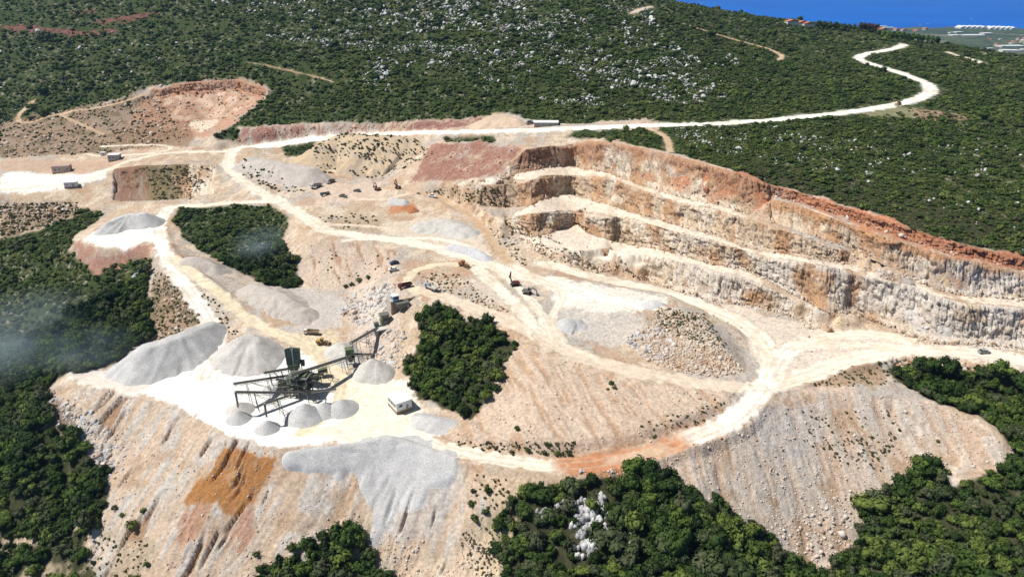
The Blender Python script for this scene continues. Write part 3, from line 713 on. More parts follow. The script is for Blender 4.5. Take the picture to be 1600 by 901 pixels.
# ------------------------------------------------------------------ the land, cut into its surfaces
vid = np.arange(NR * NT).reshape(NR, NT)
quads = np.stack([vid[:-1, :-1], vid[:-1, 1:], vid[1:, 1:], vid[1:, :-1]], -1)
def fc(a): return (a[:-1, :-1] + a[:-1, 1:] + a[1:, 1:] + a[1:, :-1]) / 4
region = np.zeros((NR - 1, NT - 1), int)                       # hillside
fb = fc(bare) > .5
region[fb] = 1                                                 # quarry_ground
region[fb & (fc(sl + sr) > .5)] = 2                            # spoil_slope
region[fb & (fc(steep) > .35)] = 3                             # quarry_wall
region[(fc(PADs) > .5)] = 4                                    # plant_yard
hillroad = np.isin(ROADN, [i for i, r_ in enumerate(ROADS) if r_[0] == 'hill_road'])
trk = np.isin(ROADN, [i for i, r_ in enumerate(ROADS) if r_[0] == 'dirt_track'])
rd = fc(ROAD)
region[rd > .5] = 5
region[(rd > .5) & (fc(trk.astype(float)) > .5)] = 6
region[(rd > .5) & (fc(hillroad.astype(float)) > .5)] = 7
allv = np.stack([VX, VY, VZ], -1).reshape(-1, 3); allc = C.reshape(-1, 3)
for rid, (nm, mat) in enumerate([('hillside', M_SCRUB), ('quarry_ground', M_SOIL), ('spoil_slope', M_SOIL), ('quarry_wall', M_ROCK), ('plant_yard', M_ROADM), ('haul_road', M_ROADM), ('dirt_track', M_ROADM), ('hill_road', M_ROADM)]):
    q = quads[region == rid]
    if len(q) == 0: continue
    u, inv = np.unique(q, return_inverse=True)
    me = np_mesh(nm, allv[u], inv.reshape(q.shape), mat, allc[u], smooth=(rid != 3))
    tag(link(nm, me), kind='structure')

# ------------------------------------------------------------------ blasted rock faces between the ledges
def hash2(i, j, seed): return _hash(np.asarray(i), np.asarray(j), np.zeros_like(np.asarray(i)), seed)
M_FACE = mat_land('blasted_rock', 1.0, .34, 1.0, 1.1)
for n, (a_, b_, x0, x1, k) in enumerate(FACES):
    q = np.arange(x0, x1 + .1, 1.25); ya, za = line_at(a_, q); yb, zb = line_at(b_, q)
    A = np.array([P(u, v, w) for u, v, w in zip(q, ya, za)]); B = np.array([P(u, v, w) for u, v, w in zip(q, yb, zb)])
    mid = (A + B) / 2; tg = np.gradient(mid[:, :2], axis=0)
    for _ in range(4): tg = (np.vstack([tg[:1], tg[:-1]]) + tg + np.vstack([tg[1:], tg[-1:]])) / 3
    tg /= np.linalg.norm(tg, axis=1)[:, None] + 1e-9
    out = np.stack([tg[:, 1], -tg[:, 0]], -1)
    S = np.concatenate([[0], np.cumsum(np.linalg.norm(np.diff(mid[:, :2], axis=0), axis=1))])
    drop = float(np.mean(za - zb)); nt_ = max(10, int(drop / .55))
    t_ = np.linspace(0, 1, nt_)
    h_ = np.where(t_ < .75, t_ * .6, .45 + (t_ - .75) / .25 * .55); z_ = np.where(t_ < .75, t_ * .82 / .75, .82 + (t_ - .75) / .25 * .18)
    X = A[None, :, 0] + (B - A)[None, :, 0] * h_[:, None]; Y = A[None, :, 1] + (B - A)[None, :, 1] * h_[:, None]; ZZ = A[None, :, 2] + (B - A)[None, :, 2] * z_[:, None]
    SS = np.broadcast_to(S[None, :], X.shape); sd = 900 + n * 13
    wob = (fbm(SS * .12, ZZ * .12, sd, 3) - .5)
    big_ = fbm(SS * .06, ZZ * .03, sd + 1, 2)
    ribs = vnoise(SS * .28 + wob * 2.5, ZZ * .05, sd + 2)
    u1, w1 = SS / 3.4 + wob * 1.6, ZZ / 3.0 + wob * 1.2 + hash2(np.floor(SS / 3.4 + wob * 1.6), np.zeros(X.shape), sd + 5) * 3
    blk = hash2(np.floor(u1), np.floor(w1), sd + 3)
    u2, w2 = SS / 1.5 + wob * 3, ZZ / 1.7 + wob * 2 + blk * 5
    blk2 = hash2(np.floor(u2), np.floor(w2), sd + 4)
    fin = fbm(SS * .9, ZZ * .9, sd + 6, 2)
    rough_ = np.where(t_ < .8, 1.0, .45)[:, None] * np.minimum(1, t_ / .06)[:, None]
    u0, w0 = SS / 6.5 + wob * 1.1, ZZ / 6.0 + wob * .8 + hash2(np.floor(SS / 6.5 + wob * 1.1), np.zeros(X.shape), sd + 15) * 3
    blk0 = hash2(np.floor(u0), np.floor(w0), sd + 13)
    u3, w3 = SS / .95 + wob * 4, ZZ / 1.0 + blk2 * 5
    blk3 = hash2(np.floor(u3), np.floor(w3), sd + 14)
    tap = np.minimum(1, np.minimum(S, S[-1] - S) / 6.0)[None, :]
    dsp = (-1.6 + (big_ - .5) * 1.8 + (ribs - .5) * 1.0 + blk0 * 1.8 + blk * 1.3 + blk2 * .8 + blk3 * .4 + (fin - .5) * .5) * k * rough_ * tap
    fr = lambda a: np.abs(a - np.floor(a) - .5) * 2            # 1 at a joint between blocks
    crk = np.maximum(sstep(.80, .97, fr(u1)), sstep(.84, .98, fr(w1)) * .7) * .9 + np.maximum(sstep(.86, 1, fr(u0)), sstep(.9, 1, fr(w0)) * .8) * .9 + sstep(.75, 1, fr(u2)) * .35
    dsp = dsp + (.55 - crk) * tap * rough_
    X = X + out[None, :, 0] * dsp; Y = Y + out[None, :, 1] * dsp
    ZZ = ZZ + (blk2 - .5) * .5 * rough_ ; ZZ[0] = A[:, 2] + .06; ZZ[-1] -= 1.2
    # lip lying back on the ledge above
    X = np.vstack([A[None, :, 0] - out[None, :, 0] * 1.3, X]); Y = np.vstack([A[None, :, 1] - out[None, :, 1] * 1.3, Y]); ZZ = np.vstack([A[None, :, 2] - .35, ZZ])
    R_, Cn = X.shape
    pad1 = lambda a: np.vstack([a[:1], a])
    blk0, blk, blk2, blk3, ribs, big_, fin, SS = map(pad1, (blk0, blk, blk2, blk3, ribs, big_, fin, SS))
    c = np.empty(X.shape + (3,)); c[...] = (.58, .455, .335)
    pn = fbm(SS * .05 + n * 7, ZZ * .09, sd + 7, 3)
    c = mix(c, (.70, .61, .50), sstep(.45, .6, pn)); c = mix(c, (.60, .45, .25), sstep(.55, .75, blk) * .45)
    c = mix(c, (.45, .245, .12), sstep(.48, .62, fbm(SS * .09, ZZ * .05, sd + 8, 3)) * .75)
    c = mix(c, (.28, .165, .095), sstep(.72, .9, blk2) * .5)
    c = c * (.80 + .24 * blk0 + .16 * blk3)[..., None]; c = mix(c, (.66, .57, .47), sstep(.7, .95, blk) * .4)
    QX, QY = to_px(X, Y, ZZ)
    g_ = sstep(1230, 1480, QX) * sstep(385, 450, QY); c = mix(c, (.72, .665, .60), g_ * sstep(.40, .58, fbm(SS * .06, ZZ * .06, sd + 9, 2)) * .75)
    if n in (3, 4): c = mix(c, (.68, .62, .55), sstep(1020, 1120, QX) * sstep(.42, .58, fbm(SS * .05, ZZ * .07, sd + 10, 2)) * .8)
    tt_ = np.concatenate([[0], t_])[:, None]
    if n == 0:
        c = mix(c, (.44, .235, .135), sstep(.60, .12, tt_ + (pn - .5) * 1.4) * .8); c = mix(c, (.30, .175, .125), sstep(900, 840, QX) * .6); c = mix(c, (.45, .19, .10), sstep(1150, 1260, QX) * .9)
    if n == 1: c = mix(c, (.50, .27, .14), sstep(.4, .1, tt_ + (pn - .5) * .8) * .8)
    QX = QX + ((pn - .5) * 130 + (fin - .5) * 40 if n == 6 else 0)
    if n == 6: c = mix(c, (.21, .11, .08), sstep(265, 215, QX) * .8); c = mix(c, (.17, .145, .075), sstep(225, 245, QX) * sstep(310, 290, QX) * .85)  # left end coloured dark to stand for its shade; olive middle is growth
    if n == 5: c = mix(c, (.46, .235, .145), .7 * np.ones(X.shape))
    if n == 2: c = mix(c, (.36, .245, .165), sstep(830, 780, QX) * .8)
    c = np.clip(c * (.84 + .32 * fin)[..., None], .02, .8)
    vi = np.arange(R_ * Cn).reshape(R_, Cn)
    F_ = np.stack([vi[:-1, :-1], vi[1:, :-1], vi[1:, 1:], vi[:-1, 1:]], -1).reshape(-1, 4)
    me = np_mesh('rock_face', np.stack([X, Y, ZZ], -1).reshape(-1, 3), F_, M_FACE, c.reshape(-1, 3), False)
    tag(link('rock_face', me), kind='structure')
# ------------------------------------------------------------------ stockpiles and mounds: ridge line (pixel, height), angle of repose
def mat_pile(name, c0, c1, fs=.9):
    m, nt, b = new_mat(name); N = nt.nodes.new; L = nt.links.new
    g = N('ShaderNodeNewGeometry')
    a = N('ShaderNodeTexNoise'); a.inputs['Scale'].default_value = .16; a.inputs['Detail'].default_value = 5; a.inputs['Roughness'].default_value = .6
    f = N('ShaderNodeTexNoise'); f.inputs['Scale'].default_value = 2.2; f.inputs['Detail'].default_value = 4
    L(g.outputs['Position'], a.inputs['Vector']); L(g.outputs['Position'], f.inputs['Vector'])
    r1 = N('ShaderNodeMapRange'); r1.inputs['From Min'].default_value = .38; r1.inputs['From Max'].default_value = .62; L(a.outputs['Fac'], r1.inputs['Value'])
    mx = N('ShaderNodeMix'); mx.data_type = 'RGBA'; mx.inputs['A'].default_value = (*c0, 1); mx.inputs['B'].default_value = (*c1, 1); L(r1.outputs[0], mx.inputs['Factor'])
    r2 = N('ShaderNodeMapRange'); r2.inputs['From Min'].default_value = .3; r2.inputs['From Max'].default_value = .7; r2.inputs['To Min'].default_value = .70; r2.inputs['To Max'].default_value = 1.22; L(f.outputs['Fac'], r2.inputs['Value'])
    v = N('ShaderNodeVectorMath'); v.operation = 'SCALE'; L(mx.outputs['Result'], v.inputs[0]); L(r2.outputs[0], v.inputs['Scale'])
    L(v.outputs[0], b.inputs['Base Color']); b.inputs['Roughness'].default_value = .95; b.inputs['Specular IOR Level'].default_value = .1
    bp = N('ShaderNodeBump'); bp.inputs['Strength'].default_value = .5; bp.inputs['Distance'].default_value = .2; L(f.outputs['Fac'], bp.inputs['Height']); L(bp.outputs[0], b.inputs['Normal'])
    return m
MP_GREY = mat_pile('grey_gravel', (.54,.535,.525), (.44,.435,.43))
MP_PALE = mat_pile('pale_gravel', (.56,.54,.51), (.46,.44,.41))
MP_PINK = mat_pile('pinkish_grit', (.52,.47,.425), (.43,.39,.355))
MP_TAN = mat_pile('tan_sand', (.55,.42,.275), (.45,.375,.29))
MP_RUST = mat_pile('rusty_earth', (.40,.17,.075), (.34,.16,.09))
PILES = []
def pile(name, label, ridge, s, mat, w=.6, grow=1.0, poly=None, rough=.6, group=None, cat='gravel pile', wav=.16, tails=()):
    d = densify([P(*q) for q in ridge], 2.0) if len(ridge) > 1 else [np.array(P(*ridge[0])), np.array(P(*ridge[0])) + np.array((.3, 0, 0))]
    xs = np.array([p[0] for p in d]); ys = np.array([p[1] for p in d]); zr = np.array([p[2] for p in d])
    ext = 8 + w + (zr.max() - float(ground(xs, ys).min()) + 6) / max(.2, s) * 1.5
    st = .7 if ext < 40 else .9
    gx = np.arange(xs.min() - ext, xs.max() + ext, st); gy = np.arange(ys.min() - ext, ys.max() + ext, st)
    X, Y = np.meshgrid(gx, gy)
    D, H = seg_dist(X, Y, d)
    cx, cy = xs.mean(), ys.mean()
    ang = np.arctan2(Y - cy, X - cx)
    seed = int(abs(cx * 7 + cy)) % 900
    k = fbm(ang * 6 + D * .02, D * .03, seed, 2) - .5
    fl = fbm(ang * 24, D * .06, seed + 5, 2) - .5
    ss = s * (1 + wav * (fbm(X * .07, Y * .07, seed + 3, 2) - .5) * 2)
    hh = H - ss * np.maximum(0, D - w * (1 + k)) + (fl * 1.1 * np.clip(D / 9, 0, 1) + (fbm(X * .3, Y * .3, seed + 2, 3) - .5) * 1.2) * rough
    hh = np.minimum(hh, H + .15)
    G = ground(X, Y)
    if poly is not None:
        qx, qy = to_px(X, Y, np.maximum(hh, G))
        mk = blur(pip(poly, qx, qy).astype(float), 4); hh = hh * mk + np.minimum(hh, G - 1.5) * (1 - mk)
    for (tl, w0_, w1_) in tails:               # thin tongues of gravel that ran on down the slope
        dd = densify([hit(a, b) for a, b in tl], 1.5); n_t = len(dd)
        dt, ft = seg_dist(X, Y, [np.array((p[0], p[1], i / (n_t - 1))) for i, p in enumerate(dd)])
        ww = (w0_ + (w1_ - w0_) * ft) * (.75 + .5 * fbm(X * .25, Y * .25, seed + 8, 3))
        hh = np.maximum(hh, np.where(dt < ww * 1.6, G + .55 * (1 - (dt / ww) ** 2) + (fbm(X * .5, Y * .5, seed + 9, 2) - .5) * .25, -1e3))
    top = np.maximum(hh, G - .7)
    on = hh > G - .05
    cell = on[:-1, :-1] | on[1:, :-1] | on[:-1, 1:] | on[1:, 1:]
    vi = np.arange(X.size).reshape(X.shape)
    q = np.stack([vi[:-1, :-1], vi[:-1, 1:], vi[1:, 1:], vi[1:, :-1]], -1)[cell]
    if len(q) == 0: print('empty pile', label); return
    u, inv = np.unique(q, return_inverse=True)
    V = np.stack([X, Y, top], -1).reshape(-1, 3)[u]
    o3 = np.array([cx, cy, float(ground(cx, cy))])
    me = np_mesh(name, V - o3, inv.reshape(q.shape), mat, None, True)
    o = link(name, me); o.location = o3
    tag(o, label, cat, group)
    PILES.append((d, s, w))
    return o
pile('gravel_pile', 'grey gravel stockpile with sloping flat top on white ledge above red bank', [(226,333,24.5),(200,335,24.2),(172,345,22.5)], .72, MP_GREY, 1.6)
pile('gravel_pile', 'small rounded grey gravel heap tipped between forked road and scrub patch', [(292,402,17),(318,404,16.4),(335,414,13.5)], .62, MP_PINK, 1.0)
pile('gravel_pile', 'largest grey gravel stockpile, flat topped, beside left haul road above wood', [(326,506,9.5),(298,516,11),(262,530,11.3),(228,540,11.0)], .72, MP_GREY, 2.6, rough=.55)
pile('gravel_pile', 'pale grey cone stockpile with steep fluted sides behind conveyors', [(375,527,11),(392,524,11),(402,532,10)], .70, MP_PALE, 1.6, rough=.7)
pile('gravel_pile', 'big grey gravel pile spilling over the yard edge down the spoil slope', [(452,706,.4),(485,701,.8),(520,697,1.0),(560,691,1.3),(605,681,3),(650,694,1.6),(690,709,.8),(712,718,.4)], .86, MP_GREY, .8, rough=.5, wav=.05, tails=(([(604,700),(600,770),(596,800),(585,842)], 6.5, 2.0), ([(640,712),(645,745),(648,772)], 10, 6), ([(575,705),(572,740),(583,775)], 6, 3), ([(690,722),(695,748)], 6, 3), ([(535,705),(530,742)], 3, 2)), poly=[(430,695),(600,674),(725,708),(718,745),(690,755),(640,770),(610,800),(596,850),(578,845),(588,775),(570,758),(560,738),(500,738),(440,725)])
pile('gravel_pile', 'long pinkish grey grit stockpile with peaked end beside parked trucks', [(392,246,36),(440,255,36.5),(485,263,36)], .66, MP_PINK, 3.4)
pile('sand_mound', 'tufted tan sand mound below the hill road', [(498,228,43),(532,211,49.5),(570,212,51),(612,213,51.5),(645,219,49.5),(664,232,45.5)], .60, MP_TAN, 3.0, rough=.9, cat='sand mound')
pile('sand_mound', 'pale bare earth mound beside the roadside slab', [(772,180,67.5),(790,180,68),(806,186,66.5)], .5, mat_pile('pale_earth', (.60,.48,.36), (.52,.40,.30)), 1.5, rough=.7, cat='sand mound')
pile('gravel_pile', 'pale blue grey windrow of grit along the main haul road', [(705,382,24.3),(735,387,24.6),(758,398,24)], .55, mat_pile('blue_grit', (.58,.58,.59), (.48,.48,.49)), .8)
pile('gravel_pile', 'pale wavy grit dune inside the bend of the tan track', [(665,347,26.2),(700,345,27.5),(732,358,26)], .42, MP_PALE, 2.0, rough=.9)
pile('gravel_pile', 'small grey gravel heap next to red excavators', [(615,309,29),(632,312,28.8)], .7, MP_GREY, .5)
pile('earth_pile', 'rust coloured earth heap near the parked white car', [(634,320,27.6),(645,324,27.3)], .65, MP_RUST, .4, cat='earth pile')
pile('gravel_pile', 'dark grey gravel heap in the basin below white platform', [(888,499,19.5),(903,500,19),(912,508,17.5)], .5, MP_GREY, 1.0)
pile('gravel_pile', 'grey gravel cone on the edge of white platform above rubble', [(1022,470,23.4),(1034,473,22.8)], .62, MP_GREY, .6)
pile('gravel_pile', 'flat fan of dark grey grit behind the white cabin', [(660,652,2.2),(690,658,2.4),(706,660,2)], .34, MP_GREY, 1.4, poly=[(640,640),(722,640),(724,672),(700,690),(640,668)])
pile('gravel_pile', 'brownish grey dug-out grit bank beside yellow haul road', [(392,446,12.5),(425,455,12.5),(450,470,11.5),(470,482,9)], .55, MP_PINK, 2.2, rough=1.0)
pile('gravel_pile', 'tan and white grit cone against the rocky crusher bank', [(581,560,7.8),(590,566,6.5)], .75, MP_PALE, .7, rough=.5)
pile('gravel_pile', 'pale grit tongue poured down below the crusher platform', [(533,535,6.5),(545,548,5)], .6, MP_PALE, .7)
CONES = [('small pale grey cone under the far left stacker head', (373,628,4.0), .75, MP_PALE), ('small grey cone under the steepest left stacker head', (370,641,4.2), .78, MP_GREY),
         ('small grey cone under the stacker nearest the yard edge', (415,656,4.2), .78, MP_GREY), ('grey cone behind the rear stacker by the screen tower', (430,597,4.0), .65, MP_GREY),
         ('tallest grey gravel cone standing in front of screening plant', (474,630,6.6), .74, MP_GREY), ('grey cone joined to the right flank of the tallest cone', (503,630,4.4), .68, MP_GREY),
         ('rounded grey cone on the right end of plant nearest cabin', (531,624,5.2), .70, MP_GREY)]
for lab, a, s, m in CONES:
    pile('gravel_cone', lab, [a], s, m, .15, rough=.25)

# ------------------------------------------------------------------ foliage and rock meshes
def mat_leaf(name, cs, leaf=True):
    m, nt, b = new_mat(name); N = nt.nodes.new; L = nt.links.new
    oi = N('ShaderNodeObjectInfo'); g = N('ShaderNodeNewGeometry')
    n_ = N('ShaderNodeTexNoise'); n_.inputs['Scale'].default_value = .022; n_.inputs['Detail'].default_value = 3
    L(g.outputs['Position'], n_.inputs['Vector'])
    ad = N('ShaderNodeMath'); ad.operation = 'MULTIPLY_ADD'; ad.inputs[1].default_value = .8; L(oi.outputs['Random'], ad.inputs[0])
    r1 = N('ShaderNodeMapRange'); r1.inputs['From Min'].default_value = .35; r1.inputs['From Max'].default_value = .65; r1.inputs['To Max'].default_value = .3; L(n_.outputs['Fac'], r1.inputs['Value'])
    L(r1.outputs[0], ad.inputs[2])
    rp = N('ShaderNodeValToRGB'); L(ad.outputs[0], rp.inputs['Fac'])
    e = rp.color_ramp.elements
    e[0].position = .12; e[0].color = (*cs[0], 1); e[1].position = .9; e[1].color = (*cs[-1], 1)
    for i, c in enumerate(cs[1:-1]):
        x = e.new(.12 + .78 * (i + 1) / (len(cs) - 1)); x.color = (*c, 1)
    f = N('ShaderNodeTexNoise'); f.inputs['Scale'].default_value = 1.1; L(g.outputs['Position'], f.inputs['Vector'])
    r2 = N('ShaderNodeMapRange'); r2.inputs['From Min'].default_value = .35; r2.inputs['From Max'].default_value = .65; r2.inputs['To Min'].default_value = .65; r2.inputs['To Max'].default_value = 1.4; L(f.outputs['Fac'], r2.inputs['Value'])
    v = N('ShaderNodeVectorMath'); v.operation = 'SCALE'; L(rp.outputs[0], v.inputs[0]); L(r2.outputs[0], v.inputs['Scale'])
    L(v.outputs[0], b.inputs['Base Color']); b.inputs['Roughness'].default_value = .8; b.inputs['Specular IOR Level'].default_value = .1
    return m
M_LEAF = mat_leaf('evergreen_leaves', [(.018,.033,.010), (.030,.055,.014), (.070,.080,.042), (.045,.078,.016), (.024,.046,.012), (.062,.100,.020), (.105,.140,.032)])
M_SHRUB = mat_leaf('maquis_leaves', [(.028,.050,.016), (.050,.078,.020), (.075,.080,.038), (.062,.102,.022), (.040,.066,.018), (.086,.128,.028), (.120,.146,.040)])
M_DRY = mat_leaf('dry_scrub_leaves', [(.10,.085,.035), (.075,.085,.03), (.05,.07,.022)])
M_BARK = mat_col('bark', (.11,.08,.055), .9, var=.3)
def ico(sub):
    import bmesh
    bm = bmesh.new(); bmesh.ops.create_icosphere(bm, subdivisions=sub, radius=1.0)
    v = np.array([x.co[:] for x in bm.verts]); f = np.array([[q.index for q in x.verts] for x in bm.faces]); bm.free()
    return v, f
ICO1, ICO2, ICO3 = ico(1), ico(2), ico(3)
def crown_mesh(name, seed, nleaf, lsize, mat, flatn=.8, nl=7):
    """unit crown: about 1 m radius, standing on z = 0; lumps of core plus loose leaf sprays"""
    r_ = np.random.default_rng(seed)
    lumps = []
    for i in range(nl):
        a = 2 * math.pi * i / nl + r_.uniform(-.5, .5); q = r_.uniform(.25, .62) if i else 0
        lumps.append((q * math.cos(a), q * math.sin(a), r_.uniform(.45, .95) * flatn + (.25 if i == 0 else 0), r_.uniform(.34, .55)))
    Vs, Fs, n = [], [], 0
    for (x, y, z, r0) in lumps:
        v, f = ICO1 if nleaf > 150 else ICO1
        k = 1 + .35 * (r_.random(len(v)) - .5)
        w = v * (r0 * .80 * k)[:, None] * np.array([1, 1, .85]) + np.array([x, y, z])
        w[:, 2] = np.maximum(w[:, 2], .05)
        Vs.append(w); Fs.append(f + n); n += len(v)
    for _ in range(nleaf):
        x, y, z, r0 = lumps[r_.integers(len(lumps))]
        d = r_.normal(size=3); d[2] = d[2] * .8 + .25; d /= np.linalg.norm(d)
        c = np.array([x, y, z]) + d * r0 * r_.uniform(.72, 1.12) * np.array([1, 1, .9])
        if c[2] < .06: continue
        t = np.cross(d, r_.normal(size=3)); t /= np.linalg.norm(t) + 1e-6
        bt = np.cross(d, t) + d * r_.uniform(-.6, .6)
        s1, s2 = lsize * r_.uniform(.6, 1.3), lsize * r_.uniform(.5, 1.1)
        Vs.append(np.array([c - t * s1, c + bt * s2, c + t * s1 * .9 + d * lsize * .3])); Fs.append(np.array([[0, 1, 2]]) + n); n += 3
    return np_mesh(name, np.concatenate(Vs), np.concatenate(Fs), mat)
def trunk_mesh(name, seed):
    r_ = np.random.default_rng(seed); V = []; F = []
    def limb(p, q, r0, r1):
        p, q = np.array(p, float), np.array(q, float); d = q - p; d /= np.linalg.norm(d)
        a = np.cross(d, (.3, .9, .2)); a /= np.linalg.norm(a); b_ = np.cross(d, a); i0 = len(V)
        for (c, rr) in ((p, r0), (q, r1)):
            for k in range(5): V.append(c + rr * (a * math.cos(k * 1.2566) + b_ * math.sin(k * 1.2566)))
        for k in range(5): F.append([i0 + k, i0 + (k + 1) % 5, i0 + 5 + (k + 1) % 5, i0 + 5 + k])
    top = (r_.uniform(-.08, .08), r_.uniform(-.08, .08), .5)
    limb((0, 0, -.12), top, .10, .06)
    for k in range(4):
        a = k * 1.57 + r_.uniform(-.4, .4)
        limb(top, (.4 * math.cos(a), .4 * math.sin(a), .85), .05, .02)
    return np_mesh(name, np.array(V), np.array(F), M_BARK)
CROWNS = [crown_mesh('crown', 20 + i, 230, .17, M_LEAF, .85 + .1 * i, 7 + i % 3) for i in range(4)]
SHRUBS = [crown_mesh('crown', 60 + i, 90, .24, M_SHRUB, .62, 5) for i in range(3)]
DRYS = [crown_mesh('crown', 80 + i, 70, .26, M_DRY, .6, 4) for i in range(2)]
TRUNKS = [trunk_mesh('trunk', 3 + i) for i in range(2)]
def mat_rock(name, c0, c1, c2):
    m, nt, b = new_mat(name); N = nt.nodes.new; L = nt.links.new
    oi = N('ShaderNodeObjectInfo'); g = N('ShaderNodeNewGeometry')
    n_ = N('ShaderNodeTexNoise'); n_.inputs['Scale'].default_value = .25; n_.inputs['Detail'].default_value = 5; L(g.outputs['Position'], n_.inputs['Vector'])
    ad = N('ShaderNodeMath'); ad.operation = 'MULTIPLY_ADD'; ad.inputs[1].default_value = .55; ad.inputs[2].default_value = 0; L(oi.outputs['Random'], ad.inputs[0])
    a2 = N('ShaderNodeMath'); a2.operation = 'MULTIPLY_ADD'; a2.inputs[1].default_value = 1.1; L(n_.outputs['Fac'], a2.inputs[0])
    L(ad.outputs[0], a2.inputs[2])
    rp = N('ShaderNodeValToRGB'); e = rp.color_ramp.elements
    e[0].position = .45; e[0].color = (*c0, 1); e[1].position = 1.05; e[1].color = (*c2, 1); x = e.new(.78); x.color = (*c1, 1)
    L(a2.outputs[0], rp.inputs['Fac']); L(rp.outputs[0], b.inputs['Base Color']); b.inputs['Roughness'].default_value = .92; b.inputs['Specular IOR Level'].default_value = .15
    f = N('ShaderNodeTexNoise'); f.inputs['Scale'].default_value = 2.5; f.inputs['Detail'].default_value = 5; L(g.outputs['Position'], f.inputs['Vector'])
    bp = N('ShaderNodeBump'); bp.inputs['Strength'].default_value = .8; bp.inputs['Distance'].default_value = .15; L(f.outputs['Fac'], bp.inputs['Height']); L(bp.outputs[0], b.inputs['Normal'])
    return m
MR_TAN = mat_rock('tan_rock', (.30,.20,.13), (.50,.39,.29), (.60,.53,.45))
MR_WALL = mat_rock('wall_rock', (.36,.215,.12), (.50,.375,.27), (.60,.51,.42))
MR_LIME = mat_rock('limestone', (.26,.26,.27), (.44,.44,.445), (.58,.58,.58))
MR_RED = mat_rock('red_rock', (.34,.15,.085), (.44,.22,.13), (.50,.34,.24))
MR_PINK = mat_rock('pale_stone', (.40,.29,.22), (.54,.44,.36), (.62,.56,.50))
def rock_mesh(name, seed, mat, tall=1.0, cut=9, sub=2):
    r_ = np.random.default_rng(seed)
    v, f = (ICO1 if sub == 1 else ICO2); v = v.copy()
    for _ in range(cut):                       # chop flat facets
        d = r_.normal(size=3); d /= np.linalg.norm(d); h = r_.uniform(.30, .66)
        s = v @ d; v = v - np.outer(np.maximum(0, s - h), d)
    v = v * np.array([r_.uniform(.8, 1.1), r_.uniform(.7, 1), tall * r_.uniform(.7, 1)]) * 1.25
    return np_mesh(name, v, f, mat)
def pinnacle_mesh(name, seed):                 # fluted limestone fin with a jagged top
    r_ = np.random.default_rng(seed); V, F, n = [], [], 0
    for k in range(5):
        v, f = ICO1; v = v.copy()
        for _ in range(6):
            d = r_.normal(size=3); d[2] *= .4; d /= np.linalg.norm(d); h = r_.uniform(.45, .75); s = v @ d; v = v - np.outer(np.maximum(0, s - h), d)
        v = v * np.array([r_.uniform(.45, .75), .5, r_.uniform(.6, 1.25)]) + np.array([r_.uniform(-.8, .8), r_.uniform(-.45, .45), r_.uniform(.1, .5)])
        V.append(v); F.append(f + n); n += len(v)
    return np_mesh(name, np.concatenate(V), np.concatenate(F), MR_LIME)
ROCKS = [rock_mesh('boulder', 200 + i, MR_TAN) for i in range(3)]
LIMES = [pinnacle_mesh('limestone_outcrop', 220 + i) for i in range(4)]

# ------------------------------------------------------------------ where plants grow
def sample_polar(d, r0, r1, seed):
    r_ = np.random.default_rng(seed)
    t = np.arange(R(-50), R(50), d); v = np.arange(math.log(r0), math.log(r1), d)
    A, B = np.meshgrid(t, v); A = A + r_.uniform(-.45, .45, A.shape) * d; B = B + r_.uniform(-.45, .45, B.shape) * d
    rr = np.exp(B.ravel()); A = A.ravel()
    return rr * np.sin(A), rr * np.cos(A), rr
def sample_grid(d, x0, x1, y0, y1, seed):
    r_ = np.random.default_rng(seed)
    X, Y = np.meshgrid(np.arange(x0, x1, d), np.arange(y0, y1, d))
    X = X + r_.uniform(-.48, .48, X.shape) * d; Y = Y + r_.uniform(-.48, .48, Y.shape) * d
    return X.ravel(), Y.ravel()
def look(G, x, y): return bil(G, np.arctan2(x, y), np.log(np.hypot(x, y)))
def in_view(x, y, z, m=70):
    a, b = to_px(x, y, z)
    return (a > -m * 3) & (a < 1600 + m * 3) & (b > -m) & (b < 901 + m * 1.2)
def pile_free(x, y):
    ok = np.ones(x.shape, bool)
    for d, s, w in PILES:
        D, H = seg_dist(x, y, d)
        ok &= ((H - s * np.maximum(0, D - w)) < ground(x, y) + .2) | (D > 45)
    return ok
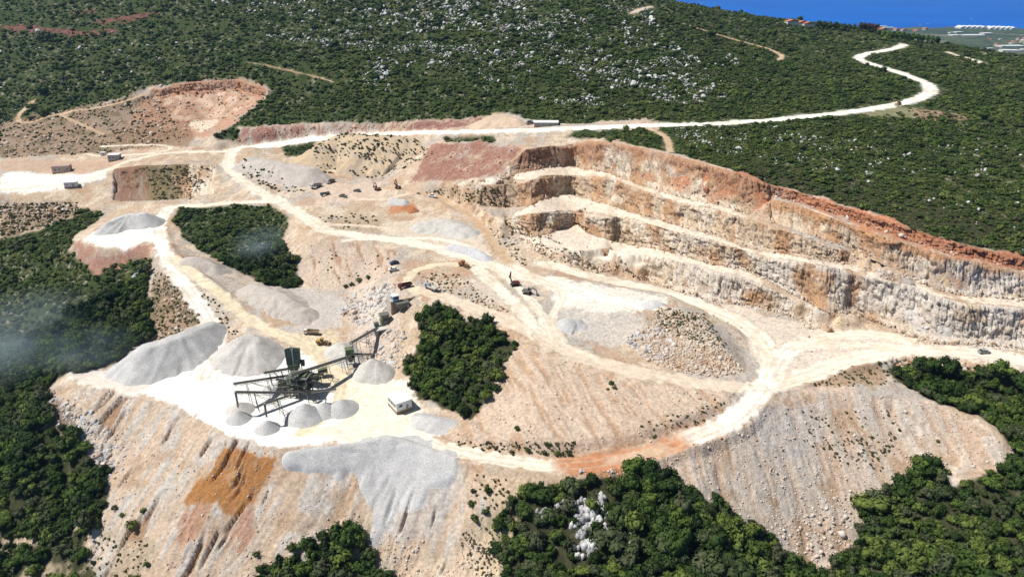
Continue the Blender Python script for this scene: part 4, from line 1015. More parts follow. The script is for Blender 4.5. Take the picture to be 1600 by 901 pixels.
def gn_scatter(name, pts, scl, rot, var, srcs):
    """one object whose points carry copies of real, visible source objects"""
    me = bpy.data.meshes.new(name); me.from_pydata([], [], []) ; me.vertices.add(len(pts)); me.vertices.foreach_set('co', np.ascontiguousarray(pts, np.float32).ravel())
    for nm, arr, ty, key in (('sc', scl, 'FLOAT_VECTOR', 'vector'), ('ro', rot, 'FLOAT_VECTOR', 'vector'), ('va', var, 'INT', 'value')):
        a = me.attributes.new(nm, ty, 'POINT'); a.data.foreach_set(key, np.ascontiguousarray(arr, np.int32 if ty == 'INT' else np.float32).ravel())
    o = link(name, me)
    ng = bpy.data.node_groups.new(name, 'GeometryNodeTree')
    ng.interface.new_socket('Geometry', in_out='INPUT', socket_type='NodeSocketGeometry'); ng.interface.new_socket('Geometry', in_out='OUTPUT', socket_type='NodeSocketGeometry')
    N = ng.nodes.new; L = ng.links.new
    gi_, go_ = N('NodeGroupInput'), N('NodeGroupOutput'); jn = N('GeometryNodeJoinGeometry')
    def attr(nm, ty):
        a = N('GeometryNodeInputNamedAttribute'); a.data_type = ty; a.inputs['Name'].default_value = nm; return a.outputs['Attribute']
    sc, ro, va = attr('sc', 'FLOAT_VECTOR'), attr('ro', 'FLOAT_VECTOR'), attr('va', 'INT')
    for k, s in enumerate(srcs):
        oi = N('GeometryNodeObjectInfo'); oi.transform_space = 'ORIGINAL'; oi.inputs['Object'].default_value = s; oi.inputs['As Instance'].default_value = False
        ip = N('GeometryNodeInstanceOnPoints')
        cmp_ = N('FunctionNodeCompare'); cmp_.data_type = 'INT'; cmp_.operation = 'EQUAL'; L(va, cmp_.inputs[2]); cmp_.inputs[3].default_value = k
        L(gi_.outputs[0], ip.inputs['Points']); L(oi.outputs['Geometry'], ip.inputs['Instance']); L(cmp_.outputs[0], ip.inputs['Selection'])
        L(ro, ip.inputs['Rotation']); L(sc, ip.inputs['Scale']); L(ip.outputs[0], jn.inputs[0])
    L(jn.outputs[0], go_.inputs[0])
    md = o.modifiers.new('scatter', 'NODES'); md.node_group = ng
    return o

def scatter_px(poly, n, seed):
    r_ = random.Random(seed); xs = [q[0] for q in poly]; ys = [q[1] for q in poly]; out = []
    while len(out) < n:
        a, b = r_.uniform(min(xs), max(xs)), r_.uniform(min(ys), max(ys))
        if pip(poly, np.array([a]), np.array([b]))[0]: out.append((a, b))
    return out
def scatter_px_lime():
    return scatter_px([(808,778),(830,770),(905,768),(985,775),(990,800),(960,850),(905,885),(880,830),(810,800)], 46, 601) + scatter_px([(905,830),(930,840),(925,890),(905,890)], 8, 602) + scatter_px([(985,835),(1005,838),(1000,865),(988,860)], 4, 603)
# woods and scrub of the unquarried ground
TREE_PTS = []   # x, y, z, radius, height, zone
x, y = sample_grid(3.3, -300, 300, 175, 455, 301)
r = np.hypot(x, y); zz = ground(x, y)
px_, py_ = to_px(x, y, zz)
b_, rd_ = look(bareS, x, y), look(VERGE, x, y)
W1m = pip(W1, px_, py_)
ok = (b_ < .42) & (rd_ < .15) & in_view(x, y, zz) & (r < 455) & ~((px_ > 820) & (py_ < 560)) & ~((px_ < 260) & (py_ > 830) & (rng.random(x.shape) < .62))
lime_zone = pip([(805,775),(900,765),(985,775),(985,880),(880,890),(850,850),(805,820)], px_, py_)
ok &= ~(lime_zone & (rng.random(x.shape) < .5)) & pile_free(x, y)
big = fbm(x * .05, y * .05, 311, 3)
dens = np.where(W1m, .97, .97)
ok &= rng.random(x.shape) < dens
tx, ty, tz_ = x[ok], y[ok], zz[ok]
rad = (1.7 + 2.1 * np.clip((big[ok] - .3) * 2, 0, 1) + rng.random(ok.sum()) * 1.2)
rad = np.where(W1m[ok], rad * .75, rad) * rng.gamma(14, 1 / 14, ok.sum())
hgt = rad * rng.uniform(.8, 1.7, ok.sum()) + .4
ppx, ppy = to_px(tx, ty, tz_)
zone_defs = [('left', [(-300,300),(140,330),(250,400),(260,560),(150,600),(70,690),(190,760),(190,960),(-300,980)]), ('patch', W1), ('cabin', W2),
             ('toe', [(360,800),(640,790),(660,980),(300,980)]), ('grove', [(720,720),(1020,720),(1300,880),(1310,980),(700,980)]), ('valley', [(1370,560),(1800,570),(1800,680),(1588,702),(1530,648),(1400,605)]), ('right', [(1280,990),(1340,780),(1440,700),(1590,690),(1900,640),(1900,990)])]
zone = np.full(len(tx), -1)
for k, (nm, poly) in enumerate(zone_defs): zone[(zone < 0) & pip(poly, ppx, ppy)] = k
ZLAB = {0: ('dark evergreen tree in the wood below the left haul road', 'evergreen trees in the wood left of the yard'),
        1: ('low evergreen bush in the scrub patch between forked roads', 'bushes of the scrub patch between the roads'),
        2: ('dark evergreen tree in the grove between crusher bank and cabin', 'trees of the grove behind the cabin'),
        3: ('dark green tree in the clump at the foot of spoil slope', 'trees at the foot of the orange stained slope'),
        4: ('green oak tree among pale limestone crags below the red road', 'trees among the limestone crags'),
        5: ('dark evergreen tree in the hollow below the pit road', 'trees in the hollow beside the pit road'),
        6: ('green evergreen tree in the wood under the rounded spoil nose', 'trees of the wood under the spoil nose'),
        -1: ('evergreen bush standing alone on the bare ground', 'lone bushes on the bare ground')}
score = rad / np.hypot(np.hypot(tx, ty), CAMZ - tz_)
vis = (ppx > 5) & (ppx < 1595) & (ppy > 0) & (ppy < 905)
order = np.argsort(-np.where(vis, score, -1))
pick = order[:272]
src_crowns = {}
def plant(name, loc, rad_, h_, rot, crown, trunk, lab, cat, grp):
    e = bpy.data.objects.new(name, None); COL.objects.link(e)
    e.location = loc; e.rotation_euler = (0, 0, rot); e.scale = (rad_ * rng.uniform(.8, 1.2), rad_ * rng.uniform(.8, 1.2), h_ / 1.35); e.empty_display_size = .3
    tag(e, lab, cat, grp)
    t_ = link('trunk', trunk, e); c_ = link('crown', crown, e)
    return c_
LIME_PX = scatter_px_lime()
LIME_XY = np.array([tuple(hit(a, b))[:2] for a, b in LIME_PX])
q1, q2 = np.quantile(rad[pick], .33), np.quantile(rad[pick], .8)
def tree_label(i):
    z_ = int(zone[i]); where = {0: 'the wood below the left haul road', 1: 'the scrub patch between forked roads', 2: 'the grove behind the white cabin', 3: 'the clump under the orange stained slope', 4: 'the crag-studded grove below the red road', 5: 'the hollow beside the pit road', 6: 'the wood under the rounded spoil nose', -1: 'bare quarry ground'}[z_]
    size = 'small' if rad[i] < q1 else ('broad' if rad[i] > q2 else 'middling')
    a = np.arange(0, 6.28, .5); ring = look(bareS, tx[i] + 6 * np.cos(a), ty[i] + 6 * np.sin(a))
    if len(LIME_XY) and np.hypot(LIME_XY[:, 0] - tx[i], LIME_XY[:, 1] - ty[i]).min() < 4.5: s_ = 'touching a limestone crag in'
    elif (ring > .5).sum() >= 5: s_ = 'at the bare-earth edge of'
    elif (ring > .5).any(): s_ = 'one row inside the edge of'
    else: s_ = 'deep inside'
    if z_ < 0: return size + ' evergreen tree standing on ' + where, 'lone trees on bare quarry ground'
    return size + ' evergreen tree ' + s_ + ' ' + where, 'trees of ' + where
for n, i in enumerate(pick):
    v = n % 4; lab, grp = tree_label(i)
    c_ = plant('evergreen_tree', (tx[i], ty[i], tz_[i] - .15), rad[i], hgt[i], rng.uniform(0, 6.28), CROWNS[v], TRUNKS[n % 2], lab, 'tree', grp)
    src_crowns.setdefault(v, c_)
rest = np.ones(len(tx), bool); rest[pick] = False
k = rest.sum()
o = gn_scatter('evergreen_wood', np.stack([tx, ty, tz_ - .15], -1)[rest], np.stack([rad * rng.uniform(.75, 1.25, len(rad)), rad * rng.uniform(.75, 1.25, len(rad)), hgt / 1.35], -1)[rest], np.stack([np.zeros(k), np.zeros(k), rng.uniform(0, 6.28, k)], -1), rng.integers(0, 4, k), [src_crowns[i] for i in range(4)])
tag(o, kind='stuff', label='dense evergreen woods and thickets around the quarry')

# lone shrubs on the slopes and banks
SPOTS = []
for (qx, qy, rr) in [(205,825,3.2),(225,800,1.8),(180,795,1.6),(190,805,1.4),(807,672,1.8),(762,768,2.2),(740,768,1.4),(735,790,2.0),(742,812,2.0),(760,800,1.7),(230,883,1.6),(955,600,1.6),(960,606,1.2),(950,609,.9),(870,710,1.6),(850,708,1.5),(825,705,1.4),(800,708,1.2),(890,712,1.6),(775,702,1.2),(855,695,1.2),(400,868,1.8),(705,575,1.4),(703,495,1.6),(560,440,2.4),(575,436,2.2),(550,446,1.8),(540,448,1.6),(1465,690,1.1),(1405,672,.9),(1480,738,1.6)]:
    SPOTS.append((qx, qy, rr))
def shrub_label(qx, qy, rr):
    where = ('left spoil slope below the orange stain' if qx < 300 else 'foot of the left spoil slope by the clump' if qx < 450 else 'rocky bank above the crusher' if qx < 600 and qy < 460 else 'bank along the lower haul road' if 770 < qx < 900 and 690 < qy < 715 else 'slope edge above the crag grove' if 720 < qx < 800 and qy > 740 else 'bare middle slope under the upper haul road' if qx < 1000 else 'rounded spoil nose slope')
    return ('large ' if rr > 1.9 else 'mid-sized ' if rr > 1.3 else 'small ') + 'green shrub on the ' + where
ns = len(SPOTS)
src_sh = {}
for n, (qx, qy, rr) in enumerate(SPOTS):
    v = hit(qx, qy)
    c_ = plant('shrub', (v.x, v.y, v.z - .1), rr, rr * 1.5, rng.uniform(0, 6.28), SHRUBS[n % 3] if n > 3 else SHRUBS[n % 3], TRUNKS[n % 2], shrub_label(qx, qy, rr), 'shrub', 'single shrubs on the bare quarry slopes')
    src_sh.setdefault(n % 3, c_)
src_dry = {}
for n, (qx, qy) in enumerate([(640,690),(700,450),(720,460),(745,470),(690,440),(1100,540),(270,470),(290,490),(255,500),(500,340)]):
    v = hit(qx, qy)
    c_ = plant('shrub', (v.x, v.y, v.z - .1), .9, 1.0, 0, DRYS[n % 2], TRUNKS[0], 'small dry olive shrub on stony bank beside a haul road', 'shrub', 'dry olive shrubs on stony banks')
    src_dry.setdefault(n % 2, c_)

# far scrub
x, y, r = sample_polar(.0052, 330, 1420, 401)
zz = ground(x, y); px_, py_ = to_px(x, y, zz)
b_, rd_ = look(bareS, x, y), look(VERGE, x, y)
near_wood = (r < 455) & ~((px_ > 820) & (py_ < 560))
dn = fbm(x * .02, y * .02, 411, 4); dn2 = fbm(x * .09, y * .09, 412, 3)
ok = (b_ < .45) & (rd_ < .12) & in_view(x, y, zz, 40) & ~near_wood
ok &= rng.random(x.shape) < np.clip(1.05 - 2.0 * np.clip(dn2 - .50, 0, 1) - 1.0 * np.clip(dn - .56, 0, 1), .3, 1)
for poly in ([(0,38),(185,46),(188,53),(60,51),(0,46)], [(140,36),(252,15),(253,22),(170,38)], [(1350,168),(1430,163),(1515,176),(1510,190),(1350,183)]):
    ok &= ~pip(poly, px_, py_) | (rng.random(x.shape) < .2)
x, y, zz, r = x[ok], y[ok], zz[ok], r[ok]; k = len(x)
s = np.minimum(r * .0052, 3.8) * rng.gamma(6, .09, k) * np.where(rng.random(k) < .06, 1.5, 1)
print('far scrub', k)
o = gn_scatter('maquis_scrub', np.stack([x, y, zz - .2], -1), np.stack([s, s, s * rng.uniform(.55, 1.1, k)], -1), np.stack([np.zeros(k), np.zeros(k), rng.uniform(0, 6.28, k)], -1), rng.integers(0, 3, k), [src_sh[i] for i in range(3)])
tag(o, kind='stuff', label='low green maquis scrub covering the hillside and plateau')

# dry tufts on weathered banks
tuft_polys = [([(0,192),(200,152),(245,150),(290,215),(170,240),(0,246)], 560), ([(230,262),(300,258),(335,262),(300,312),(240,312)], 160), ([(0,318),(120,316),(122,335),(60,358),(0,370)], 320), ([(240,420),(275,440),(318,500),(250,535),(235,470)], 260),
    ([(470,228),(640,215),(680,240),(600,280),(500,270)], 420), ([(520,330),(600,340),(560,360),(500,355)], 60), ([(640,300),(790,290),(790,325),(730,320)], 180), ([(745,345),(800,360),(830,420),(790,400)], 90), ([(655,425),(720,430),(800,490),(740,480),(660,450)], 140),
    ([(1025,478),(1100,490),(1140,545),(1090,535),(1030,515)], 420), ([(1230,600),(1300,575),(1390,562),(1400,600),(1300,605)], 160), ([(700,690),(900,690),(900,715),(740,702)], 130), ([(740,740),(800,750),(770,840),(740,810)], 60), ([(1250,640),(1400,640),(1400,740),(1200,700)], 90), ([(280,430),(330,460),(380,530),(345,520)], 90), ([(400,300),(480,340),(440,325)], 50), ([(370,255),(480,300),(430,300),(380,275)], 70), ([(1000,660),(1130,620),(1140,645),(1010,690)], 60),
    ([(720,840),(790,830),(790,905),(720,905)], 90), ([(130,830),(260,850),(200,905),(80,905)], 120), ([(1280,690),(1400,680),(1390,720),(1290,720)], 60), ([(880,445),(1000,440),(960,420),(860,400)], 0), ([(800,350),(880,380),(960,440),(850,410)], 120), ([(560,395),(610,400),(600,440),(520,440),(480,400)], 30)]
tp = []
for q, (poly, n) in enumerate(tuft_polys):
    for (a, b) in scatter_px(poly, n, 500 + q):
        v = hit(a, b); tp.append((v.x, v.y, v.z))
tp = np.array(tp); m = (look(ROAD, tp[:, 0], tp[:, 1]) < .2); tp = tp[m]
# lift tufts that fall on a stockpile onto its surface
for d, s_, w in PILES:
    D, H = seg_dist(tp[:, 0], tp[:, 1], d); h = H - s_ * np.maximum(0, D - w); tp[:, 2] = np.where(h > tp[:, 2], h, tp[:, 2])
k = len(tp); s = rng.uniform(.35, 1.1, k) * np.clip(np.hypot(tp[:, 0], tp[:, 1]) / 400, .8, 1.5)
o = gn_scatter('dry_scrub', tp - np.array([0, 0, .1]), np.stack([s, s, s * .9], -1), np.stack([np.zeros(k), np.zeros(k), rng.uniform(0, 6.28, k)], -1), rng.integers(0, 2, k), [src_dry[0], src_dry[1]])
tag(o, kind='stuff', label='scattered dry tufts on weathered quarry banks')

# ------------------------------------------------------------------ rocks
def place_rock(name, me, v, s, lab, cat, grp=None, rz=None, sink=.25):
    o = link(name, me); o.location = (v.x, v.y, v.z - s * sink); o.scale = (s, s, s); o.rotation_euler = (0, 0, rng.uniform(0, 6.28) if rz is None else rz)
    return tag(o, lab, cat, grp)
rk = []
for n, (qx, qy, s, lab, mt) in enumerate([(1494,531,2.6,'largest jagged brown boulder at the foot of right rock wall',0),(1488,536,1.5,'brown boulder leaning on the largest boulder below right wall',1),(1583,551,1.5,'rounded tan boulder beside the pit road near the car',2),(1597,558,2.0,'big tan boulder next to the rounded one by the pit road',0),
        (1157,511,1.6,'orange brown boulder alone beside the curving pit road',1),(1316,485,1.2,'pale flat boulder at the end of the lowest ledge',2),(1193,493,1.1,'grey boulder at the foot of lowest rock face',0),(1560,573,1.2,'dark boulder on the lip above the hollow',1),(1591,575,1.3,'reddish boulder on the lip past the pit road',2),(1242,513,1.0,'brown boulder in the row edging the pit floor',1),(1440,531,1.1,'blocky boulder in the rockfall under right wall',0)]):
    rk.append(place_rock('boulder', ROCKS[mt], hit(qx, qy), s, lab, 'boulder'))
lm = []
for n, (a, b) in enumerate(LIME_PX):
    v = hit(a, b)
    ls_ = rng.uniform(1.3, 2.7)
    lm.append(place_rock('limestone_outcrop', LIMES[n % 4], v, ls_, ('tall' if ls_ > 2.3 else ('low' if ls_ < 1.7 else 'medium')) + ' pale fluted limestone crag ' + ('in the main crag band' if n < 46 else ('in the lower crag rib' if n < 54 else 'in the small separate crag group')) + ' below the red road', 'rock outcrop', 'limestone crags below the red road', rng.uniform(-.4, .4), .1))
for (a, b, s, lab) in [(212,435,2.2,'pale limestone crag in the left wood above the spoil bank'),(216,428,1.6,'smaller limestone crag beside the left wood crag'),(1150,885,1.6,'white limestone crag between bottom trees under the broad slope'),(1145,890,1.2,'small white limestone crag below its taller neighbour'),(880,760,1.4,'limestone block at the top of grove under red road'),(908,738,1.2,'white stone on the bank just under red road')]:
    place_rock('limestone_outcrop', LIMES[0], hit(a, b), s, lab, 'rock outcrop', None, None, .05)
def rocks_at(pts, s, seed):
    r_ = np.random.default_rng(seed); k = len(pts)
    sc = np.stack([s, s * r_.uniform(.7, 1.2, k), s * r_.uniform(.6, 1.1, k)], -1)
    return pts, sc, np.stack([r_.uniform(-.5, .5, k), r_.uniform(-.5, .5, k), r_.uniform(0, 6.28, k)], -1)
def px_pts(poly, n, seed):
    return np.array([tuple(hit(a, b)) for (a, b) in scatter_px(poly, n, seed)])
# (a) broken rock standing out of the quarry faces
cand = np.nonzero((steep > .45) & (PX > -20) & (PX < 1640) & (PY > 150) & (PY < 640))
w_ = (np.hypot(VX[cand], VY[cand]) ** 2); w_ = w_ / w_.sum()
idx = rng.choice(len(cand[0]), size=min(1800, len(cand[0])), replace=False, p=w_)
cj, ci = cand[0][idx], cand[1][idx]
pts = np.stack([VX[cj, ci] - ux[cj, ci] * .1, VY[cj, ci] - uy[cj, ci] * .1, VZ[cj, ci]], -1)
s = rng.gamma(2.0, .2, len(pts)) + .2
pts, sc, ro = rocks_at(pts, s, 701)
# match the band colours: red rock along the top, pale in the right half
redm = (redtop[cj, ci] * sstep(800, 1000, PX[cj, ci]) > rng.random(len(pts)) * .9)
pal = (rgt[cj, ci] > rng.random(len(pts)) * 1.1)
va = np.where(redm, 1, np.where(pal, 2, 0))
wall_src = []
for n, (mt, q, lab) in enumerate([(MR_WALL, (1010,432), 'tan block fallen at the foot of lowest rock face'), (MR_RED, (1300,334), 'red block lying on the uppermost ledge'), (MR_LIME, (1520,538), 'pale block on the gravelly toe of right wall'), (MR_PINK, (600,905-130), 'pale stone on spoil slope below the big gravel pile')]):
    me = rock_mesh('boulder', 260 + n, mt, 1.1, 10)
    wall_src.append(place_rock('boulder', me, hit(*q), .8, lab, 'boulder'))
o = gn_scatter('wall_rubble', pts, sc, ro, va, wall_src[:3]); tag(o, kind='stuff', label='broken rock of the quarry faces')
# (b) loose rubble and stones
LOOSE = [([(985,520),(1030,510),(1060,540),(1040,570),(1000,555),(975,535)], 420, .8, 2), ([(1030,480),(1090,490),(1120,530),(1165,580),(1110,590),(1040,575),(1000,560),(1010,500)], 2600, .55, 0), ([(545,455),(620,440),(612,480),(585,505),(560,510),(530,490)], 420, 1.0, 2), ([(560,520),(630,510),(640,560),(610,590),(575,560)], 260, .8, 2),
  ([(1390,560),(1440,558),(1560,575),(1560,585),(1480,578),(1400,572)], 230, 1.0, 0), ([(1400,515),(1470,530),(1480,540),(1420,530)], 90, .9, 0), ([(1250,505),(1300,515),(1300,522),(1250,512)], 40, .9, 0), ([(1130,472),(1230,490),(1290,512),(1230,500)], 90, .6, 2), ([(790,350),(880,385),(960,440),(880,420),(800,375)], 260, .7, 0), ([(640,425),(720,435),(800,490),(740,480)], 200, .6, 0),
  ([(72,605),(130,640),(180,720),(170,760),(120,690),(70,650)], 320, .9, 2), ([(140,640),(200,700),(190,760),(150,720),(110,660)], 120, 1.1, 2), ([(0,192),(200,152),(250,150),(300,220),(170,240),(0,246)], 800, 1.0, 0), ([(240,136),(300,127),(380,124),(425,142),(370,190),(335,212),(240,215)], 320, 1.1, 1),
  ([(470,830),(700,760),(760,860),(770,905),(480,905)], 900, .42, 3), (SPOIL_L, 3200, .28, 3), (SPOIL_R, 3200, .32, 3), ([(880,725),(1000,720),(990,745),(890,745)], 60, .5, 3), ([(1200,820),(1340,760),(1330,860),(1280,900)], 260, .6, 3), (MIDS, 500, .32, 3), (SPUR, 160, .4, 0), ([(690,225),(815,232),(790,262),(690,282)], 260, .6, 1), ([(372,220),(372,202),(620,194),(755,184),(640,204)], 260, .7, 1), ([(240,420),(275,440),(318,500),(250,535),(235,470)], 220, .7, 0), ([(120,316),(0,318),(0,370),(60,358),(122,335)], 260, 1.0, 0), ([(1090,600),(1150,610),(1140,630),(1000,660)], 90, .5, 0), ([(1130,470),(1480,540),(1600,560),(1380,556),(1230,590)], 110, .4, 3), ([(1010,690),(1180,640),(1190,660),(1100,700)], 110, .5, 1)]
ap, asz, av = [], [], []
for n, (poly, k, s0, v) in enumerate(LOOSE):
    p = px_pts(poly, k, 720 + n); r_ = np.random.default_rng(740 + n)
    ap.append(p); asz.append(s0 * (r_.gamma(2.0, .32, k) + .25)); av.append(np.where(r_.random(k) < .25, 3, v))
for n, (nm, dy, k_) in enumerate((('a_in', 5, 260), ('b_in', 5, 420), ('c_in', 5, 380), ('toe', 5, 420), ('pit_toe', 6, 300), ('u_in', 3, 160))):
    l = LINES[nm]; r_ = np.random.default_rng(780 + n); qx = r_.uniform(l[0][0], min(1610, l[-1][0]), k_); qy = np.interp(qx, [q[0] for q in l], [q[1] for q in l]) + r_.normal(0, dy * .5, k_)
    ap.append(np.array([tuple(hit(a, b)) for a, b in zip(qx, qy)])); asz.append(.6 * (r_.gamma(2.0, .32, k_) + .2)); av.append(np.where(r_.random(k_) < .4, 3, 0 if nm != 'u_in' else 1))
ap = np.concatenate(ap); asz = np.concatenate(asz); av = np.concatenate(av)
m = look(ROAD, ap[:, 0], ap[:, 1]) < .25; m &= pile_free(ap[:, 0], ap[:, 1])
ap, asz, av = ap[m], asz[m], av[m]
ap, sc, ro = rocks_at(ap, asz, 760)
o = gn_scatter('loose_rubble', ap, sc, ro, av, wall_src); tag(o, kind='stuff', label='loose stones and rubble strewn over the quarry slopes')
# (c) limestone showing through the scrub of the hill
x, y, r = sample_polar(.0036, 400, 1400, 801); zz = ground(x, y); px_, py_ = to_px(x, y, zz)
den = np.zeros(len(x))
for poly, d in (([(480,0),(1010,0),(1060,90),(1150,160),(900,170),(640,110),(520,60)], .34), ([(620,20),(860,0),(1000,60),(900,130),(720,90)], .5), ([(690,30),(830,0),(860,40),(740,60)], .95), ([(700,40),(900,20),(900,75),(740,70)], .5), ([(580,80),(700,90),(690,150),(560,140)], .4), ([(320,0),(480,0),(560,80),(420,60)], .28), ([(860,110),(1060,120),(1090,170),(900,160)], .4), ([(950,50),(1150,90),(1200,140),(1000,110)], .2), ([(1040,200),(1600,230),(1600,400),(1300,320),(1100,250)], .045), ([(1200,230),(1330,260),(1300,310),(1220,290)], .09), ([(1060,195),(1250,200),(1200,250),(1080,235)], .08), ([(1340,260),(1600,300),(1600,395),(1400,340)], .03), ([(0,30),(300,60),(300,120),(0,180)], .02)):
    den = np.maximum(den, d * pip(poly, px_, py_))
cl = fbm(x * .03, y * .03, 811, 4)
cl2 = fbm(x * .13, y * .13, 815, 3)
ok = (rng.random(len(x)) < den * sstep(.40, .58, cl) * sstep(.46, .60, cl2) * 4.0) & (look(bareS, x, y) < .3) & (look(ROAD, x, y) < .1)
k = ok.sum(); print('hill rocks', k)
s = r[ok] * .0011 * (rng.gamma(2, .3, k) + .45)
P3, sc, ro = rocks_at(np.stack([x[ok], y[ok], zz[ok] + s * .9], -1), s, 812)
o = gn_scatter('hillside_limestone', P3, sc * np.array([1.5, 1.3, 1.0]), ro, np.full(k, 0), [wall_src[2]]); tag(o, kind='stuff', label='white limestone showing through the hillside scrub')
# ------------------------------------------------------------------ mesh builder for made things
class MB:
    def __init__(s): s.v = []; s.f = []
    def box(s, c, d, rz=0, taper=1.0):
        i = len(s.v); ca, sa = math.cos(rz), math.sin(rz)
        for z in (-.5, .5):
            k = taper if z > 0 else 1
            for (x, y) in ((-.5, -.5), (.5, -.5), (.5, .5), (-.5, .5)):
                X, Y = x * d[0] * k, y * d[1] * k
                s.v.append((c[0] + X * ca - Y * sa, c[1] + X * sa + Y * ca, c[2] + z * d[2]))
        s.f += [(i, i + 3, i + 2, i + 1), (i + 4, i + 5, i + 6, i + 7), (i, i + 1, i + 5, i + 4), (i + 1, i + 2, i + 6, i + 5), (i + 2, i + 3, i + 7, i + 6), (i + 3, i, i + 4, i + 7)]
        return s
    def beam(s, p, q, w=.2, h=None, w2=None, h2=None):
        p, q = Vector(p), Vector(q); d = (q - p).normalized(); h = h or w; w2 = w2 or w; h2 = h2 or h
        a = d.cross(Vector((0, 0, 1)));
        if a.length < 1e-3: a = Vector((1, 0, 0))
        a.normalize(); b = a.cross(d); i = len(s.v)
        for (c, W, H) in ((p, w, h), (q, w2, h2)):
            for (x, y) in ((-.5, -.5), (.5, -.5), (.5, .5), (-.5, .5)): s.v.append(tuple(c + a * x * W + b * y * H))
        s.f += [(i, i + 1, i + 2, i + 3), (i + 7, i + 6, i + 5, i + 4), (i, i + 4, i + 5, i + 1), (i + 1, i + 5, i + 6, i + 2), (i + 2, i + 6, i + 7, i + 3), (i + 3, i + 7, i + 4, i)]
        return s
    def cyl(s, p, q, r, n=10, r2=None):
        p, q = Vector(p), Vector(q); d = (q - p).normalized(); r2 = r if r2 is None else r2
        a = d.cross(Vector((0, 0, 1)))
        if a.length < 1e-3: a = Vector((1, 0, 0))
        a.normalize(); b = a.cross(d); i = len(s.v)
        for (c, rr) in ((p, r), (q, r2)):
            for k in range(n):
                t = 2 * math.pi * k / n; s.v.append(tuple(c + (a * math.cos(t) + b * math.sin(t)) * rr))
        for k in range(n): s.f.append((i + k, i + (k + 1) % n, i + n + (k + 1) % n, i + n + k))
        s.f += [tuple(i + n - 1 - k for k in range(n)), tuple(i + n + k for k in range(n))]
        return s
    def prism(s, prof, y0, y1):            # profile in x-z, extruded along y
        i = len(s.v); n = len(prof)
        for y in (y0, y1):
            for (x, z) in prof: s.v.append((x, y, z))
        s.f += [tuple(i + k for k in range(n)), tuple(i + 2 * n - 1 - k for k in range(n))]
        for k in range(n): s.f.append((i + (k + 1) % n, i + k, i + n + k, i + n + (k + 1) % n))
        return s
    def poly(s, pts):
        i = len(s.v); s.v += [tuple(p) for p in pts]; s.f.append(tuple(range(i, i + len(pts)))); return s
    def build(s, name, mat, parent=None, label=None):
        me = bpy.data.meshes.new(name); me.from_pydata(s.v, [], s.f); me.update(); me.materials.append(mat)
        import bmesh
        bm = bmesh.new(); bm.from_mesh(me); bmesh.ops.recalc_face_normals(bm, faces=bm.faces); bm.to_mesh(me); bm.free()
        o = link(name, me, parent)
        if label: o['label'] = label
        return o
def thing(name, loc, rz, label, cat, group=None):
    e = bpy.data.objects.new(name, None); COL.objects.link(e); e.location = loc; e.rotation_euler = (0, 0, rz); e.empty_display_size = 1
    return tag(e, label, cat, group)
def pose(front, rear):                      # base point and heading of a vehicle from its two ends in the photo
    a, b = hit(*front), hit(*rear); d = a - b
    c = (a + b) / 2
    yaw = math.atan2(d.y, d.x)
    dx, dy = math.cos(yaw), math.sin(yaw)
    za = float(ground(c.x + dx * 2.5, c.y + dy * 2.5)); zb = float(ground(c.x - dx * 2.5, c.y - dy * 2.5)); zm = float(ground(c.x, c.y))
    return Vector((c.x, c.y, max(zm, (za + zb) / 2, (2 * max(za, zb) + zm) / 3) - .02)), yaw
K = dict(
 tyre=mat_col('tyre_rubber', (.018,.018,.018), .8), steel=mat_col('dark_steel', (.17,.175,.155), .6, .3, .3), green=mat_col('green_machine_paint', (.13,.16,.08), .55, 0, .3), glass=mat_col('window_glass', (.03,.05,.07), .12, 0, .05, spec=.6),
 white=mat_col('white_paint', (.74,.74,.72), .5, 0, .08), dirty=mat_col('dusty_white', (.55,.53,.49), .7, 0, .15), blue=mat_col('blue_paint', (.06,.20,.42), .4, 0, .12), dblue=mat_col('navy_paint', (.03,.06,.12), .4, 0, .12), red=mat_col('dull_red_paint', (.20,.035,.025), .55, 0, .25), maroon=mat_col('maroon_paint', (.10,.03,.03), .6, 0, .25),
 yellow=mat_col('worn_yellow_paint', (.42,.24,.06), .6, 0, .25), orange=mat_col('orange_paint', (.40,.13,.04), .55, 0, .25), grey=mat_col('grey_paint', (.26,.27,.28), .55, 0, .2), tan=mat_col('dusty_tan_paint', (.33,.25,.16), .7, 0, .25), conc=mat_col('concrete', (.46,.41,.35), .9, 0, .2, .5), dconc=mat_col('brown_concrete', (.30,.22,.16), .9, 0, .3, .5), belt=mat_col('belt_rubber', (.05,.048,.045), .85, 0, .25), bluew=mat_col('pale_blue_panel', (.42,.55,.66), .5, 0, .15), block=mat_col('bare_blockwork', (.42,.31,.27), .9, 0, .2), roofw=mat_col('white_roof_sheet', (.74,.74,.73), .55, 0, .06), greyw=mat_col('grey_render', (.36,.36,.36), .85, 0, .15))
def wheels(t, xs, y, r, w):
    for x in xs:
        for sgn in (-1, 1):
            o = MB().cyl((x, sgn * y - w / 2, r), (x, sgn * y + w / 2, r), r, 14).build('wheel', K['tyre'], t)
            MB().cyl((x, sgn * (y + w * .5), r), (x, sgn * (y + w * .5 + .04), r), r * .5, 8).build('hub', K['grey'], o)
